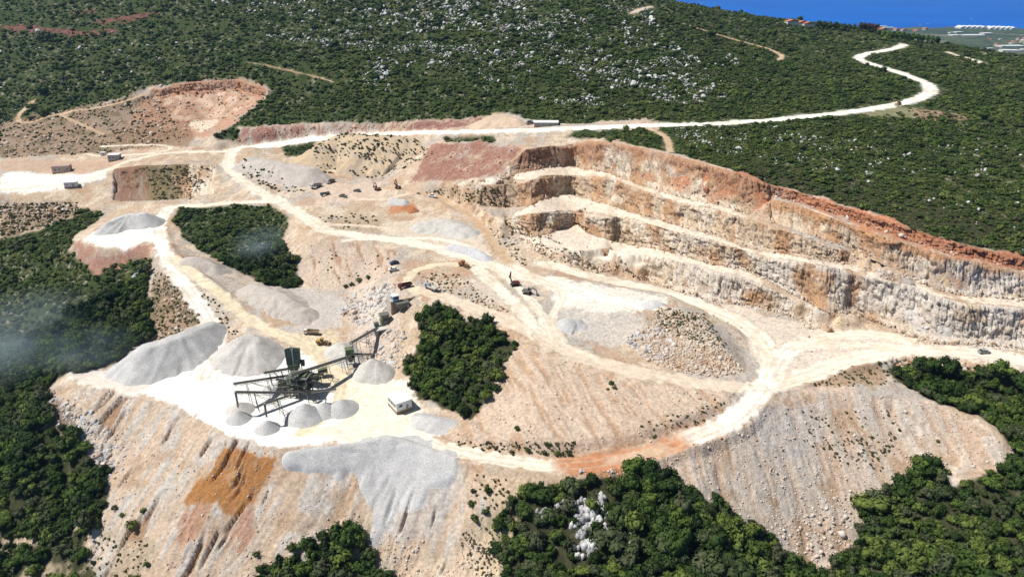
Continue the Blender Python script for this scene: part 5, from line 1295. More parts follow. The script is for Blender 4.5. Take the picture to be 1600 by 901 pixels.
def tipper(front, rear, label, cab, bed, group=None, k=1.0, name='tipper_truck'):
    loc, yaw = pose(front, rear); t = thing(name, loc, yaw, label, 'truck', group); t.scale = (k, k, k)
    m = MB().box((0, 0, .95), (8.2, .9, .35)); m.box((3.9, 0, .8), (.25, 2.3, .5)); m.build('chassis', K['steel'], t)
    c = MB().prism([(2.35, 1.0), (4.15, 1.0), (4.2, 1.9), (3.95, 2.95), (2.35, 3.0)], -1.2, 1.2).build('cab', cab, t)
    MB().poly([(4.20, -1.05, 1.98), (4.20, 1.05, 1.98), (4.0, 1.05, 2.82), (4.0, -1.05, 2.82)]).build('windscreen', K['glass'], c)
    for s_ in (-1, 1): MB().box((3.25, s_ * 1.205, 2.4), (1.1, .03, .7)).build('window', K['glass'], c)
    for s_ in (-1, 1): MB().box((4.25, s_ * .85, 1.2), (.06, .4, .25)).build('headlight', K['white'], t)
    b = MB()
    x0, x1, z0, z1 = -4.1, 2.1, 1.25, 2.75
    b.prism([(x0, z0 + .25), (x1, z0), (x1, z0 + .18), (x0, z0 + .45)], -1.25, 1.25)
    for s_ in (-1, 1): b.prism([(x0 - .2, z0 + .3), (x1, z0), (x1, z1), (x0 - .3, z1 - .15)], s_ * 1.25 - .06, s_ * 1.25 + .06)
    b.box((x1, 0, (z0 + z1) / 2 + .15), (.12, 2.56, z1 - z0 + .3)); b.box((x1 + .5, 0, z1 + .2), (1.0, 2.4, .08)); b.prism([(x0 - .15, z0 + .4), (x0, z0 + .4), (x0 - .1, z1 - .3), (x0 - .25, z1 - .3)], -1.2, 1.2)
    for x in (-3, -1.6, -.2, 1.2):
        for s_ in (-1, 1): b.box((x, s_ * 1.34, 2.0), (.14, .1, 1.4))
    b.build('tipper_body', bed, t)
    wheels(t, (3.2, -1.4, -2.8), 1.05, .55, .42)
    return t
def loader(front, rear, label, paint, group=None):
    loc, yaw = pose(front, rear); t = thing('wheel_loader', loc, yaw, label, 'wheel loader', group)
    MB().prism([(-3.4, 1.0), (-.3, 1.0), (-.3, 1.9), (-1.2, 2.3), (-3.4, 2.2)], -1.05, 1.05).build('engine_body', paint, t)
    MB().box((.9, 0, 1.25), (2.2, 1.0, .7)).build('front_frame', paint, t)
    c = MB().prism([(-1.2, 1.9), (.3, 1.9), (.15, 3.3), (-1.1, 3.35)], -.8, .8).build('cab', K['glass'], t); MB().box((-.45, 0, 3.42), (1.7, 1.8, .12)).build('roof', paint, c)
    for s_ in (-1, 1): MB().beam((.8, s_ * .55, 2.0), (2.9, s_ * .55, .9), .22, .35).build('lift_arm', paint, t)
    MB().prism([(2.7, .15), (4.1, .1), (4.2, .2), (3.0, .35), (2.9, 1.3), (3.3, 1.55), (3.2, 1.65), (2.65, 1.4)], -1.5, 1.5).build('bucket', K['tan'], t)
    wheels(t, (1.5, -1.9), 1.1, .8, .6)
    return t
def excavator(front, rear, label, paint, boom, group=None, turn=0.0):
    loc, yaw = pose(front, rear); t = thing('excavator', loc, yaw, label, 'excavator', group)
    for s_ in (-1, 1): MB().prism([(-2.1, .3), (-1.7, .03), (1.7, .03), (2.1, .3), (2.1, .65), (1.7, .95), (-1.7, .95), (-2.1, .65)], s_ * 1.25 - .3, s_ * 1.25 + .3).build('track', K['tyre'], t)
    MB().cyl((0, 0, .7), (0, 0, 1.25), .9, 12).build('turntable', K['steel'], t)
    MB().prism([(-2.4, 1.2), (1.2, 1.2), (1.2, 1.7), (-.6, 2.2), (-2.4, 2.2)], -1.35, 1.35).build('upper_body', paint, t)
    c = MB().prism([(.0, 1.7), (1.5, 1.7), (1.4, 2.7), (1.1, 3.05), (.0, 3.05)], .35, 1.3).build('cab', K['glass'], t); MB().box((.55, .82, 3.12), (1.3, 1.05, .12)).build('roof', paint, c)
    MB().box((-2.35, 0, 1.7), (.5, 2.6, .9)).build('counterweight', K['steel'], t)
    p0, p1, p2, p3 = [Vector((x, -.35, z)) for x, z in boom]
    b = MB().beam(p0, p1, .45, .6).beam(p1, p2, .42, .55).build('boom', paint, t); MB().cyl(p0 + Vector((.5, 0, -.2)), (p0 + p1) / 2 + Vector((.4, 0, -.2)), .12, 6).build('cylinder', K['steel'], b)
    MB().beam(p2, p3, .35, .5).build('stick', paint, t)
    MB().prism([(p3.x - .5, p3.z), (p3.x + .6, p3.z + .1), (p3.x + .3, p3.z - 1.0), (p3.x - .4, p3.z - .9), (p3.x - .7, p3.z - .4)], -.9, .25).build('bucket', K['steel'], t)
    return t
def car(front, rear, label, paint, group=None, pickup=False, name='parked_car', k=1.25):
    loc, yaw = pose(front, rear); t = thing(name, loc, yaw, label, 'car', group); t.scale = (k, k, k)
    if pickup:
        MB().prism([(-2.5, .45), (2.4, .45), (2.45, .9), (2.2, 1.05), (1.2, 1.12), (-.8, 1.15), (-2.5, 1.15)], -.88, .88).build('body', paint, t)
        c = MB().prism([(-.9, 1.12), (1.35, 1.1), (.6, 1.75), (-.75, 1.78)], -.76, .76).build('cabin', K['glass'], t); MB().box((-.05, 0, 1.8), (1.3, 1.4, .07)).build('roof', paint, c)
    else:
        MB().prism([(-2.1, .4), (2.1, .4), (2.15, .8), (1.9, .95), (1.0, 1.02), (-1.6, 1.05), (-2.1, .95)], -.86, .86).build('body', paint, t)
        c = MB().prism([(-1.7, 1.02), (1.2, 1.0), (.5, 1.5), (-1.2, 1.52)], -.74, .74).build('cabin', K['glass'], t); MB().box((-.35, 0, 1.54), (1.5, 1.36, .06)).build('roof', paint, c)
    for s_ in (-1, 1): MB().box((2.14 if not pickup else 2.44, s_ * .6, .75), (.06, .34, .18)).build('headlight', K['white'], t)
    wheels(t, (1.35, -1.35), .8, .36, .24)
    return t
tipper((663,447),(686,458), 'blue cab tipper truck with pale grey body driving the upper haul road', K['blue'], K['dirty'], k=.95)
tipper((624,455),(642,447), 'dark red tipper truck backed up to the crusher hopper', K['red'], K['maroon'], k=.9)
tipper((475,521),(499,523), 'white cab tipper truck with brown body waiting on the yellow road', K['white'], K['tan'], k=.9)
loader((517,538),(493,537), 'dusty yellow wheel loader working beside the brown bodied truck', K['yellow'])
loader((735,420),(715,413), 'orange wheel loader driving across the junction by the grit windrow', K['orange'])
excavator((796,447),(812,445), 'red excavator with its arm held upright on the upper floor', K['red'], ((1.2, 1.8), (2.2, 4.6), (2.0, 8.2), (2.6, 5.6)))
excavator((833,461),(815,457), 'dark grey excavator parked behind the red upright one', K['steel'], ((1.2, 1.8), (3.0, 4.0), (5.0, 3.2), (5.6, 1.2)))
excavator((580,293),(600,300), 'maroon excavator with folded arm at the start of tan track', K['red'], ((1.2, 1.8), (2.6, 4.6), (4.8, 4.4), (5.4, 1.6)), group=None)
excavator((612,291),(632,300), 'second maroon excavator, beside the small grey gravel heap', K['maroon'], ((1.2, 1.8), (2.8, 4.8), (4.4, 5.6), (5.8, 2.6)))
tipper((483,297),(505,290), 'white tanker-like truck parked at the foot of pinkish stockpile', K['white'], K['grey'], k=1.05)
tipper((507,289),(526,282), 'grey truck with white cab parked behind the other truck at the stockpile', K['white'], K['steel'], k=.9)
tipper((500,308),(516,303), 'black low truck parked below the two pale trucks', K['dblue'], K['steel'], k=.8)
car((530,307),(542,309), 'black pickup parked on the pink apron past the trucks', K['steel'], pickup=True, name='pickup')
car((553,299),(563,300), 'small black car alone on the pink apron', K['steel'])
car((669,306),(682,310), 'white pickup parked beside the tan track bend', K['white'], pickup=True, name='pickup')
car((610,414),(622,411), 'navy blue car parked on the ledge above the crusher', K['dblue'])
car((608,426),(621,422), 'white car parked beside the navy one above the crusher', K['white'])
car((1545,551),(1529,552), 'silver grey car standing on the pit road under the right wall', K['grey'])
car((823,195),(832,193), 'grey pickup beside the low roadside building', K['grey'], pickup=True, name='pickup', k=1.5)
loader((1398,166),(1408,163), 'small yellow wheel loader stopped where the hill road bends', K['yellow'])

# ------------------------------------------------------------------ buildings of the quarry
def gz(x, y): return float(ground(x, y))
def house(c, size, rz, label, wall_m, roof_m, wins, cat='building', name='quarry_building', plinth=.0, over=.25, door=True, slope_=0.0):
    L_, W_, H_ = size; zb = min(gz(c.x + a * L_ / 2, c.y + b * W_ / 2) for a in (-1, 1) for b in (-1, 1)) - .3; zt = max(gz(c.x, c.y), zb + .3) + plinth
    t = thing(name, (c.x, c.y, zb), rz, label, cat); d = zt - zb
    MB().box((0, 0, d / 2), (L_ + .1, W_ + .1, d)).build('plinth', K['dconc'], t)
    w = MB().box((0, 0, d + H_ / 2), (L_, W_, H_)).build('wall', wall_m, t)
    MB().box((0, 0, d + H_ + .12), (L_ + 2 * over, W_ + 2 * over, .24)).build('roof', roof_m, t)
    for (side, u, z, ww, hh) in wins:
        if side in '+-': sg = 1 if side == '+' else -1; o = MB().box((u, sg * W_ / 2, d + z), (ww, .12, hh)); g = MB().box((u, sg * (W_ / 2 + .05), d + z), (ww - .24, .06, hh - .24))
        else: sg = 1 if side == 'r' else -1; o = MB().box((sg * L_ / 2, u, d + z), (.12, ww, hh)); g = MB().box((sg * (L_ / 2 + .05), u, d + z), (.06, ww - .24, hh - .24))
        f = o.build('window', K['dirty'], w); 
        g.build('pane', K['glass'], f)
    if door: MB().box((L_ * .2, -W_ / 2 - .03, d + 1.05), (1.0, .1, 2.1)).build('door', K['grey'], w)
    return t
cb = hit(625, 636)
house(cb, (7.2, 9.0, 4.0), R(34), 'white flat-roofed weigh cabin with wide windows on a raised base in the yard', K['white'], K['roofw'], [('l', -2.6, 2.3, 2.2, 1.7), ('l', 0, 2.3, 2.2, 1.7), ('l', 2.6, 2.3, 2.2, 1.7), ('-', -1.6, 2.3, 1.6, 1.4)], 'cabin', 'yard_cabin', 1.4, .45)
house(hit(180, 250), (8.5, 6.5, 4.6), R(8), 'grey house with flat white roof beside the left access road', K['greyw'], K['roofw'], [('-', -2.4, 2.4, 1.4, 1.3), ('-', 0, 2.4, 1.4, 1.3), ('-', 2.8, 2.6, 1.0, 1.0), ('l', 0, 2.4, 1.4, 1.2)], 'house', 'quarry_house', .3, .5)
house(hit(162, 243), (3.4, 3, 2.6), R(10), 'tiny white hut in the shade next to the grey house', K['white'], K['roofw'], [('-', -.8, 1.6, .8, .7)], 'hut', 'hut', .1, .15)
house(hit(98, 268), (13, 6.5, 4.8), R(12), 'roofless-looking pinkish block building on the white apron', K['block'], K['block'], [('-', -4, 2.2, 1.6, 1.8), ('-', -1, 2.2, 1.6, 1.8), ('-', 4.6, 2.2, 1.6, 1.8)], 'building', 'block_building', .2, -.1)
house(hit(112, 291), (9, 4, 3.2), R(14), 'white box container standing on the left apron', K['white'], K['roofw'], [('-', -2.4, 1.8, 1.0, .8)], 'container', 'site_container', .15, .05)
house(hit(853, 196), (18, 8, 2.6), R(-2), 'long low white-roofed shed beside the hill road', K['greyw'], K['roofw'], [('-', -6, 1.4, 1.4, 1.0), ('-', -2, 1.4, 1.4, 1.0), ('-', 7, 1.4, 1.4, 1.0)], 'shed', 'roadside_shed', .2, .5)

# ------------------------------------------------------------------ crushing and screening plant
def conveyor(tail, head, label, width=1.1, legs=(.5, .85), chute=0.0, truss=True, name='conveyor', depth=.9):
    b = Vector((tail.x, tail.y, gz(tail.x, tail.y))); t = thing(name, b, 0, label, 'conveyor')
    p, q = tail - b, head - b; d = q - p; L_ = d.length; d.normalize(); a = d.cross(Vector((0, 0, 1))).normalized(); n = a.cross(d)
    m = MB()
    for s_ in (-1, 1):
        o = a * s_ * width * .55
        m.beam(p + o, q + o, .16, .22); m.beam(p + o - n * depth, q + o - n * depth, .14, .16)
        k = max(3, int(L_ / 1.6))
        for i in range(k):
            u, v = p + d * (L_ * i / k), p + d * (L_ * (i + 1) / k)
            m.beam(u + o - n * (depth if i % 2 else 0), v + o - n * (0 if i % 2 else depth), .09)
    m.build('truss', K['steel'], t)
    MB().beam(p + n * .12, q + n * .12, width, .1).build('belt', K['belt'], t)
    MB().cyl(q - a * width * .6, q + a * width * .6, .42, 10).build('head_drum', K['steel'], t)
    for f in legs:
        c = p + d * (L_ * f) - n * depth; w = c + b; g = gz(w.x, w.y)
        if w.z - g < .6: continue
        for s_ in (-1, 1): MB().beam(c + a * s_ * width * .5, Vector((c.x + a.x * s_ * width * 1.1 - d.x * .8, c.y + a.y * s_ * width * 1.1 - d.y * .8, g - b.z - .2)), .2).build('support_leg', K['steel'], t)
        MB().beam(c + a * width * .8 + Vector((0, 0, -(w.z - g) * .5)), c - a * width * .8 + Vector((0, 0, -(w.z - g) * .5)), .12).build('cross_brace', K['steel'], t)
    if chute or len(legs) > 1:
        c = p + d * (L_ * .72) - n * depth; f_ = p + d * (L_ * .28); wz = gz(b.x + f_.x, b.y + f_.y) - b.z
        for s_ in (-1, 1): MB().beam(c + a * s_ * width * .5, Vector((f_.x + a.x * s_ * 1.8, f_.y + a.y * s_ * 1.8, wz)), .18).build('strut', K['steel'], t)
    w = MB()
    for i in range(int(L_ / 2) + 1):
        u = p + d * min(L_, i * 2.0) + a * (width * .55 + .5); w.beam(u, u + Vector((0, 0, 1.0)), .05)
    w.beam(p + a * (width * .55 + .5) + Vector((0, 0, 1)), q + a * (width * .55 + .5) + Vector((0, 0, 1)), .05); w.beam(p + a * (width * .55 + .3), q + a * (width * .55 + .3), .6, .06)
    w.build('walkway', K['steel'], t)
    if chute: MB().cyl(q + d * .3, q + d * .3 - Vector((0, 0, chute)), .55, 8, .4).build('chute', K['steel'], t)
    return t
def up(px, py, z): return P(px, py, z)
conveyor(up(458, 585, 5), up(366, 599, 12.5), 'dark stacker conveyor reaching farthest left from the screening plant', legs=(.45, .8))
conveyor(up(463, 613, 4), up(369, 612, 12.5), 'dark stacker conveyor with a steep strut over small grey cone', legs=(.35, .7), chute=7.5)
conveyor(up(453, 617, 6), up(414, 630, 11.5), 'short dark stacker conveyor with long vertical chute by yard edge', legs=(.45,), chute=6.5)
conveyor(up(466, 573, 9), up(413, 582, 11), 'rear stacker conveyor pointing at the pale fluted stockpile', legs=(.5, .85))
conveyor(up(486, 612, 9), up(524, 607, 8.5), 'short level conveyor discharging toward the rounded right cone', legs=(.6,))
conveyor(up(548, 556, 8), up(454, 586, 13.5), 'long main feed conveyor running from transfer tower to screen tower', width=1.5, legs=(.15, .4, .65, .85), depth=1.2)
conveyor(up(590, 512, 9.5), up(548, 536, 13), 'upper feed conveyor from the crusher platform to transfer tower', width=1.4, legs=(.4, .75), depth=1.1)
conveyor(up(584, 553, 6.5), up(548, 553, 7.5), 'thin side conveyor under the rocky crusher bank', width=.8, legs=(.3, .7))
conveyor(up(470, 600, 5), up(432, 592, 9.5), 'short conveyor under the main feed conveyor beside the screens', width=.9, legs=(.4, .8))
conveyor(up(500, 622, 1.5), up(476, 606, 8), 'inclined return conveyor climbing back into the screens', width=.9, legs=(.45, .8))
# screen tower
sc0 = up(472, 618, 0); t = thing('screening_tower', (sc0.x, sc0.y, gz(sc0.x, sc0.y)), R(-8), 'dark green screening tower with hoppers in the middle of the conveyors', 'screening plant')
for x in (-4, 0, 4):
    for y in (-3, 3): MB().beam((x, y, -.3), (x, y, 10.5), .42).build('leg', K['steel'], t)
for z in (4.2, 7.6, 10.6):
    MB().box((0, 0, z), (9.6, 7.4, .22)).build('deck', K['steel'], t)
    m = MB()
    for s_ in (-1, 1):
        m.beam((-4.8, s_ * 3.7, z + 1.1), (4.8, s_ * 3.7, z + 1.1), .08); m.beam((s_ * 4.8, -3.7, z + 1.1), (s_ * 4.8, 3.7, z + 1.1), .08)
        for q in range(7): m.beam((-4.8 + 1.6 * q, s_ * 3.7, z), (-4.8 + 1.6 * q, s_ * 3.7, z + 1.1), .06)
    m.build('railing', K['steel'], t)
m = MB()
for y in (-3, 3):
    for (xa, xb) in ((-4, 0), (0, 4)): m.beam((xa, y, .2), (xb, y, 4.1), .16); m.beam((xb, y, 4.2), (xa, y, 7.6), .16)
m.build('cross_brace', K['steel'], t)
MB().prism([(-3.6, 8.0), (3.6, 9.4), (3.6, 11.6), (-3.6, 10.2)], -2.2, 2.2).build('screen_box', K['green'], t)
MB().prism([(-3.0, 4.6), (2.6, 5.4), (2.6, 7.2), (-3.0, 6.4)], -2.0, 2.0).build('screen_box', K['green'], t)
for x in (-2.2, 2.2): MB().box((x, -1.2, 3.0), (2.2, 2.2, 2.2), 0, 1.7).build('hopper', K['steel'], t)
for y in (-2.6, 2.6): MB().cyl((3.9, y - .4, 8.4), (3.9, y + .4, 8.4), .6, 10).build('motor', K['grey'], t)
MB().beam((-4.6, 4.2, 0), (4.4, 4.2, 7.6), .9, .2).build('stair', K['steel'], t)
# second, lower screen and the frames round it
for (qx, qy, rz, k, lab) in ((446, 612, R(10), .8, 'low screen frame with hopper under the left stackers'), (492, 604, R(-20), .85, 'low screen frame beside the yellow loop road'), (505, 590, R(15), .6, 'small cone crusher frame under the main feed conveyor')):
    g_ = up(qx, qy, 0); t = thing('screen_frame', (g_.x, g_.y, gz(g_.x, g_.y)), rz, lab, 'screen frame'); t.scale = (k, k, k)
    for x in (-3, 3):
        for y in (-2.2, 2.2): MB().beam((x, y, -.3), (x, y, 7.2), .3).build('leg', K['steel'], t)
    m = MB()
    for y in (-2.2, 2.2):
        m.beam((-3, y, .3), (3, y, 4.4), .15); m.beam((3, y, .3), (-3, y, 4.4), .15); m.beam((-3, y, 4.5), (3, y, 4.5), .2)
    for x in (-3, 3): m.beam((x, -2.2, .3), (x, 2.2, 4.4), .15); m.beam((x, -2.2, 4.5), (x, 2.2, 4.5), .2)
    m.build('cross_brace', K['steel'], t)
    MB().box((0, 0, 4.7), (7.2, 5.6, .18)).build('deck', K['steel'], t)
    MB().prism([(-3.2, 5.0), (3.0, 6.2), (3.0, 7.8), (-3.2, 6.6)], -1.7, 1.7).build('screen_box', K['green'], t)
    MB().box((-.5, 0, 3.2), (2.0, 2.0, 2.2), 0, 1.7).build('hopper', K['steel'], t)
    MB().cyl((3.3, -.6, 6.0), (3.3, .6, 6.0), .55, 10).build('motor', K['grey'], t)
    m = MB()
    for s_ in (-1, 1):
        m.beam((-3.6, s_ * 2.8, 5.8), (3.6, s_ * 2.8, 5.8), .07)
        for q in range(6): m.beam((-3.6 + 1.44 * q, s_ * 2.8, 4.7), (-3.6 + 1.44 * q, s_ * 2.8, 5.8), .06)
    m.build('railing', K['steel'], t)
# storage bin with two green panels and a mast behind it
sb = up(465, 604, 0); t = thing('storage_bin', (sb.x, sb.y, gz(sb.x, sb.y)), R(4), 'tall bin with two olive panels and a central mast above the screens', 'storage bin')
for x in (-2.6, 2.6):
    for y in (-1.6, 1.6): MB().beam((x, y, -.3), (x, y, 15), .3).build('leg', K['steel'], t)
for s_ in (-1, 1):
    o = MB(); o.poly([(s_ * .5, -1.7, 12.2), (s_ * 3.0, -1.9, 12.6), (s_ * 3.3, -1.2, 20.2), (s_ * .5, -1.0, 20.9)]); o.poly([(s_ * .5, -1.5, 12.2), (s_ * 3.0, -1.7, 12.6), (s_ * 3.3, -1.0, 20.2), (s_ * .5, -.8, 20.9)])
    for (a, b, c, d) in ((0, 1, 5, 4), (1, 2, 6, 5), (2, 3, 7, 6), (3, 0, 4, 7)): o.f.append((a, b, c, d))
    pn = o.build('panel', K['green'], t)
    for k in range(3): MB().beam((s_ * (1.0 + .8 * k), -1.92 , 12.4), (s_ * (1.05 + .85 * k), -1.2, 20.3), .12).build('rib', K['steel'], pn)
MB().box((0, .4, 16.2), (5.4, 2.6, 6.2), 0, 1.1).build('bin', K['steel'], t)
MB().beam((0, -1.6, 3), (0, -1.2, 21.6), .5).build('mast', K['dirty'], t)
MB().box((0, 0, 10.6), (3.0, 2.4, 3.2), 0, 1.8).build('hopper', K['green'], t)
MB().box((3.6, .6, 12.0), (1.6, 1.6, 2.6)).build('drive_unit', K['steel'], t)
# transfer tower
tt = up(548, 566, 3); t = thing('transfer_tower', (tt.x, tt.y, gz(tt.x, tt.y)), R(20), 'dark steel transfer tower with green housing where two feed conveyors meet', 'transfer tower')
for x in (-1.8, 1.8):
    for y in (-1.6, 1.6): MB().beam((x, y, -.4), (x, y, 9.5), .3).build('leg', K['steel'], t)
MB().box((0, 0, 5.6), (4.4, 4, .2)).build('deck', K['steel'], t)
MB().box((0, 0, 8.4), (3.8, 3.4, 3.2)).build('housing', K['green'], t)
MB().box((0, 0, 4.2), (2.0, 2.0, 2.4), 0, 1.4).build('hopper', K['steel'], t)
m = MB(); m.beam((-1.8, -1.6, 0), (1.8, -1.6, 5.4), .14); m.beam((1.8, -1.6, 0), (-1.8, -1.6, 5.4), .14); m.build('cross_brace', K['steel'], t)
# crusher platform
cp = up(600, 512, 8.5); g0 = gz(cp.x, cp.y) - 3.5
t = thing('crusher_platform', (cp.x, cp.y, g0), R(28), 'concrete crusher platform with buttresses and green crusher on it', 'crusher'); h = 9.2 - g0
MB().box((0, 1.2, h / 2), (11, 7.0, h)).build('wall', K['conc'], t)
for x in (-4.6, -1.6, 1.6, 4.6): MB().box((x, -2.8, h / 2 - .15), (.8, 1.4, h - .3)).build('buttress', K['conc'], t)
MB().box((-.2, .6, h + .2), (12, 8.6, .4)).build('slab', K['dirty'], t)
cr = MB().box((1.2, 1.6, h + 2.2), (4.4, 3.2, 3.6)).build('crusher', K['green'], t); MB().cyl((1.2, -.4, h + 2.2), (1.2, -.05, h + 2.2), 1.4, 14).build('flywheel', K['steel'], cr)
MB().box((1.2, 1.6, h + 5.2), (3.0, 2.6, 2.4), 0, 1.6).build('feed_hopper', K['steel'], t)
MB().box((-3.4, 1.4, h + 1.5), (2.2, 2.0, 2.2)).build('motor_house', K['steel'], t)
# tip wall with its control room
tw = up(629, 468, 20); g0 = gz(tw.x - 2, tw.y - 5) - 2.0
t = thing('tip_wall', (tw.x, tw.y, g0), R(30), 'brown concrete tip wall with steel hopper above the crusher', 'retaining wall'); h = 20.6 - g0
MB().box((0, -1.0, h / 2), (13, 1.0, h)).build('wall', K['dconc'], t)  # front wall in browner concrete than its side walls
for s_ in (-1, 1): MB().box((s_ * 6.4, 2.2, h / 2), (.9, 6.4, h)).build('side_wall', K['conc'], t)
MB().box((1.0, -3.2, h * .42), (.8, 3.4, h * .84)).build('buttress', K['conc'], t)
MB().box((-1.5, -2.6, h - 1.6), (5.0, 3.2, 2.6), 0, 1.35).build('hopper', K['steel'], t)
MB().box((-1.5, -2.6, h - 5.2), (3.0, 2.6, 4.6), 0, 1.2).build('feeder', K['steel'], t)
ctl = Matrix_loc = Vector((tw.x - 4.0 * math.cos(R(30)), tw.y - 4.0 * math.sin(R(30)), 20.6))
t = thing('control_room', ctl, R(30), 'pale blue control room perched on the tip wall', 'cabin')
MB().box((0, 0, 1.4), (3.4, 2.8, 2.8)).build('wall', K['bluew'], t); MB().box((0, 0, 2.9), (3.9, 3.3, .2)).build('roof', K['roofw'], t)
for (c_, d_) in (((0, -1.42, 1.7), (2.6, .06, 1.2)), ((-1.72, 0, 1.7), (.06, 2.0, 1.2))): MB().box(c_, d_).build('window', K['glass'], t)

# ------------------------------------------------------------------ the coast far below
ZS = -176.0
def mat_sea():
    m, nt, b = new_mat('sea_water'); N = nt.nodes.new; L = nt.links.new
    g = N('ShaderNodeNewGeometry'); n_ = N('ShaderNodeTexNoise'); n_.inputs['Scale'].default_value = .0012; n_.inputs['Detail'].default_value = 4; L(g.outputs['Position'], n_.inputs['Vector'])
    rp = N('ShaderNodeValToRGB'); e = rp.color_ramp.elements; e[0].position = .3; e[0].color = (.000,.095,.48,1); e[1].position = .7; e[1].color = (.000,.135,.60,1)
    L(n_.outputs['Fac'], rp.inputs['Fac'])
    w = N('ShaderNodeTexNoise'); w.inputs['Scale'].default_value = .02; w.inputs['Detail'].default_value = 2; L(g.outputs['Position'], w.inputs['Vector'])
    r_ = N('ShaderNodeMapRange'); r_.inputs['From Min'].default_value = .74; r_.inputs['From Max'].default_value = .80; L(w.outputs['Fac'], r_.inputs['Value'])
    mx = N('ShaderNodeMix'); mx.data_type = 'RGBA'; L(r_.outputs[0], mx.inputs['Factor']); L(rp.outputs[0], mx.inputs['A']); mx.inputs['B'].default_value = (.7,.75,.8,1)
    L(mx.outputs['Result'], b.inputs['Base Color']); b.inputs['Roughness'].default_value = .55; b.inputs['Specular IOR Level'].default_value = .15
    v = N('ShaderNodeTexNoise'); v.inputs['Scale'].default_value = .05; v.inputs['Detail'].default_value = 4; L(g.outputs['Position'], v.inputs['Vector'])
    bp = N('ShaderNodeBump'); bp.inputs['Strength'].default_value = .6; bp.inputs['Distance'].default_value = 2; L(v.outputs['Fac'], bp.inputs['Height']); L(bp.outputs[0], b.inputs['Normal'])
    return m
n = 96; V = [(0, 0, ZS)] + [(13500 * math.cos(2 * math.pi * k / n), 13500 * math.sin(2 * math.pi * k / n), ZS) for k in range(n)]
me = bpy.data.meshes.new('sea'); me.from_pydata(V, [], [(0, k + 1, (k + 1) % n + 1) for k in range(n)]); me.materials.append(mat_sea()); tag(link('sea', me), kind='structure')
# coastal plain: low land between the hill and the shore
shore = [(1040,46),(1150,45),(1240,44.5),(1330,44),(1400,43),(1470,42.5),(1540,43.5),(1600,44),(1700,43),(1850,42)]
SH = [P(a, b, ZS) for a, b in densify([np.array((a, b, 0.)) for a, b in shore], 25) for a, b in [(a, b)]] if False else [P(q[0], q[1], ZS) for q in densify([np.array((a, b, 0.)) for a, b in shore], 12)]
NP = 60; V = []; F = []; nS = len(SH)
for j in range(NP):
    f = j / (NP - 1)
    for i, s_ in enumerate(SH):
        k = 1400 / math.hypot(s_.x, s_.y); k = k + (1 - k) * f
        x_, y_ = s_.x * k, s_.y * k
        e = 1 + .012 * math.sin(i * 1.7) * f
        hgt_ = 14 * float(fbm(np.array([x_ * .002]), np.array([y_ * .002]), 900, 3)[0]) * min(1, (1 - f) * 6) + (1.2 if f < 1 else -1.0)
        V.append((x_ * e, y_ * e, ZS + hgt_))
for j in range(NP - 1):
    for i in range(nS - 1): F.append((j * nS + i, j * nS + i + 1, (j + 1) * nS + i + 1, (j + 1) * nS + i))
def mat_plain():
    m, nt, b = new_mat('coastal_fields'); N = nt.nodes.new; L = nt.links.new
    g = N('ShaderNodeNewGeometry'); vo = N('ShaderNodeTexVoronoi'); vo.inputs['Scale'].default_value = .006; L(g.outputs['Position'], vo.inputs['Vector'])
    sp_ = N('ShaderNodeSeparateColor'); L(vo.outputs['Color'], sp_.inputs[0])
    rp = N('ShaderNodeValToRGB'); e = rp.color_ramp.elements; e[0].color = (.040,.062,.030,1); e[1].color = (.16,.15,.095,1); x = e.new(.55); x.color = (.055,.085,.035,1); x = e.new(.85); x.color = (.09,.11,.05,1)
    L(sp_.outputs[0], rp.inputs['Fac']); n_ = N('ShaderNodeTexNoise'); n_.inputs['Scale'].default_value = .03; n_.inputs['Detail'].default_value = 5; L(g.outputs['Position'], n_.inputs['Vector'])
    r2 = N('ShaderNodeMapRange'); r2.inputs['From Min'].default_value = .35; r2.inputs['From Max'].default_value = .65; r2.inputs['To Min'].default_value = .5; r2.inputs['To Max'].default_value = 1.3; L(n_.outputs['Fac'], r2.inputs['Value'])
    v = N('ShaderNodeVectorMath'); v.operation = 'SCALE'; L(rp.outputs[0], v.inputs[0]); L(r2.outputs[0], v.inputs['Scale']); L(v.outputs[0], b.inputs['Base Color']); b.inputs['Roughness'].default_value = .95
    return m
me = bpy.data.meshes.new('coastal_plain'); me.from_pydata(V, [], F); me.materials.append(mat_plain()); tag(link('coastal_plain', me), kind='structure')
MW = mat_col('town_white', (.72,.70,.66), .8, 0, .05, .05); MC = mat_col('town_cream', (.60,.50,.40), .8, 0, .05, .05); MT = mat_col('town_tiles', (.42,.17,.10), .85, 0, .1, .1); MG = mat_col('greenhouse_sheet', (.75,.77,.80), .5, 0, .05, .05)
def far_house(px, py, L_, W_, H_, rz, label, grp, wm, rm, gable, name, cat):
    v = P(px, py, ZS + 8); t = thing(name, (v.x, v.y, ZS + 2), rz, label, cat, grp)
    MB().box((0, 0, H_ / 2 + 2), (L_, W_, H_ + 4)).build('wall', wm, t)
    if gable: MB().prism([(-L_ / 2 - 1, H_ + 4), (L_ / 2 + 1, H_ + 4), (0, H_ + 4 + L_ * .22)], -W_ / 2 - 1, W_ / 2 + 1).build('roof', rm, t)
    else: MB().box((0, 0, H_ + 4.3), (L_ + 1, W_ + 1, .6)).build('roof', rm, t)
rr_ = random.Random(5)
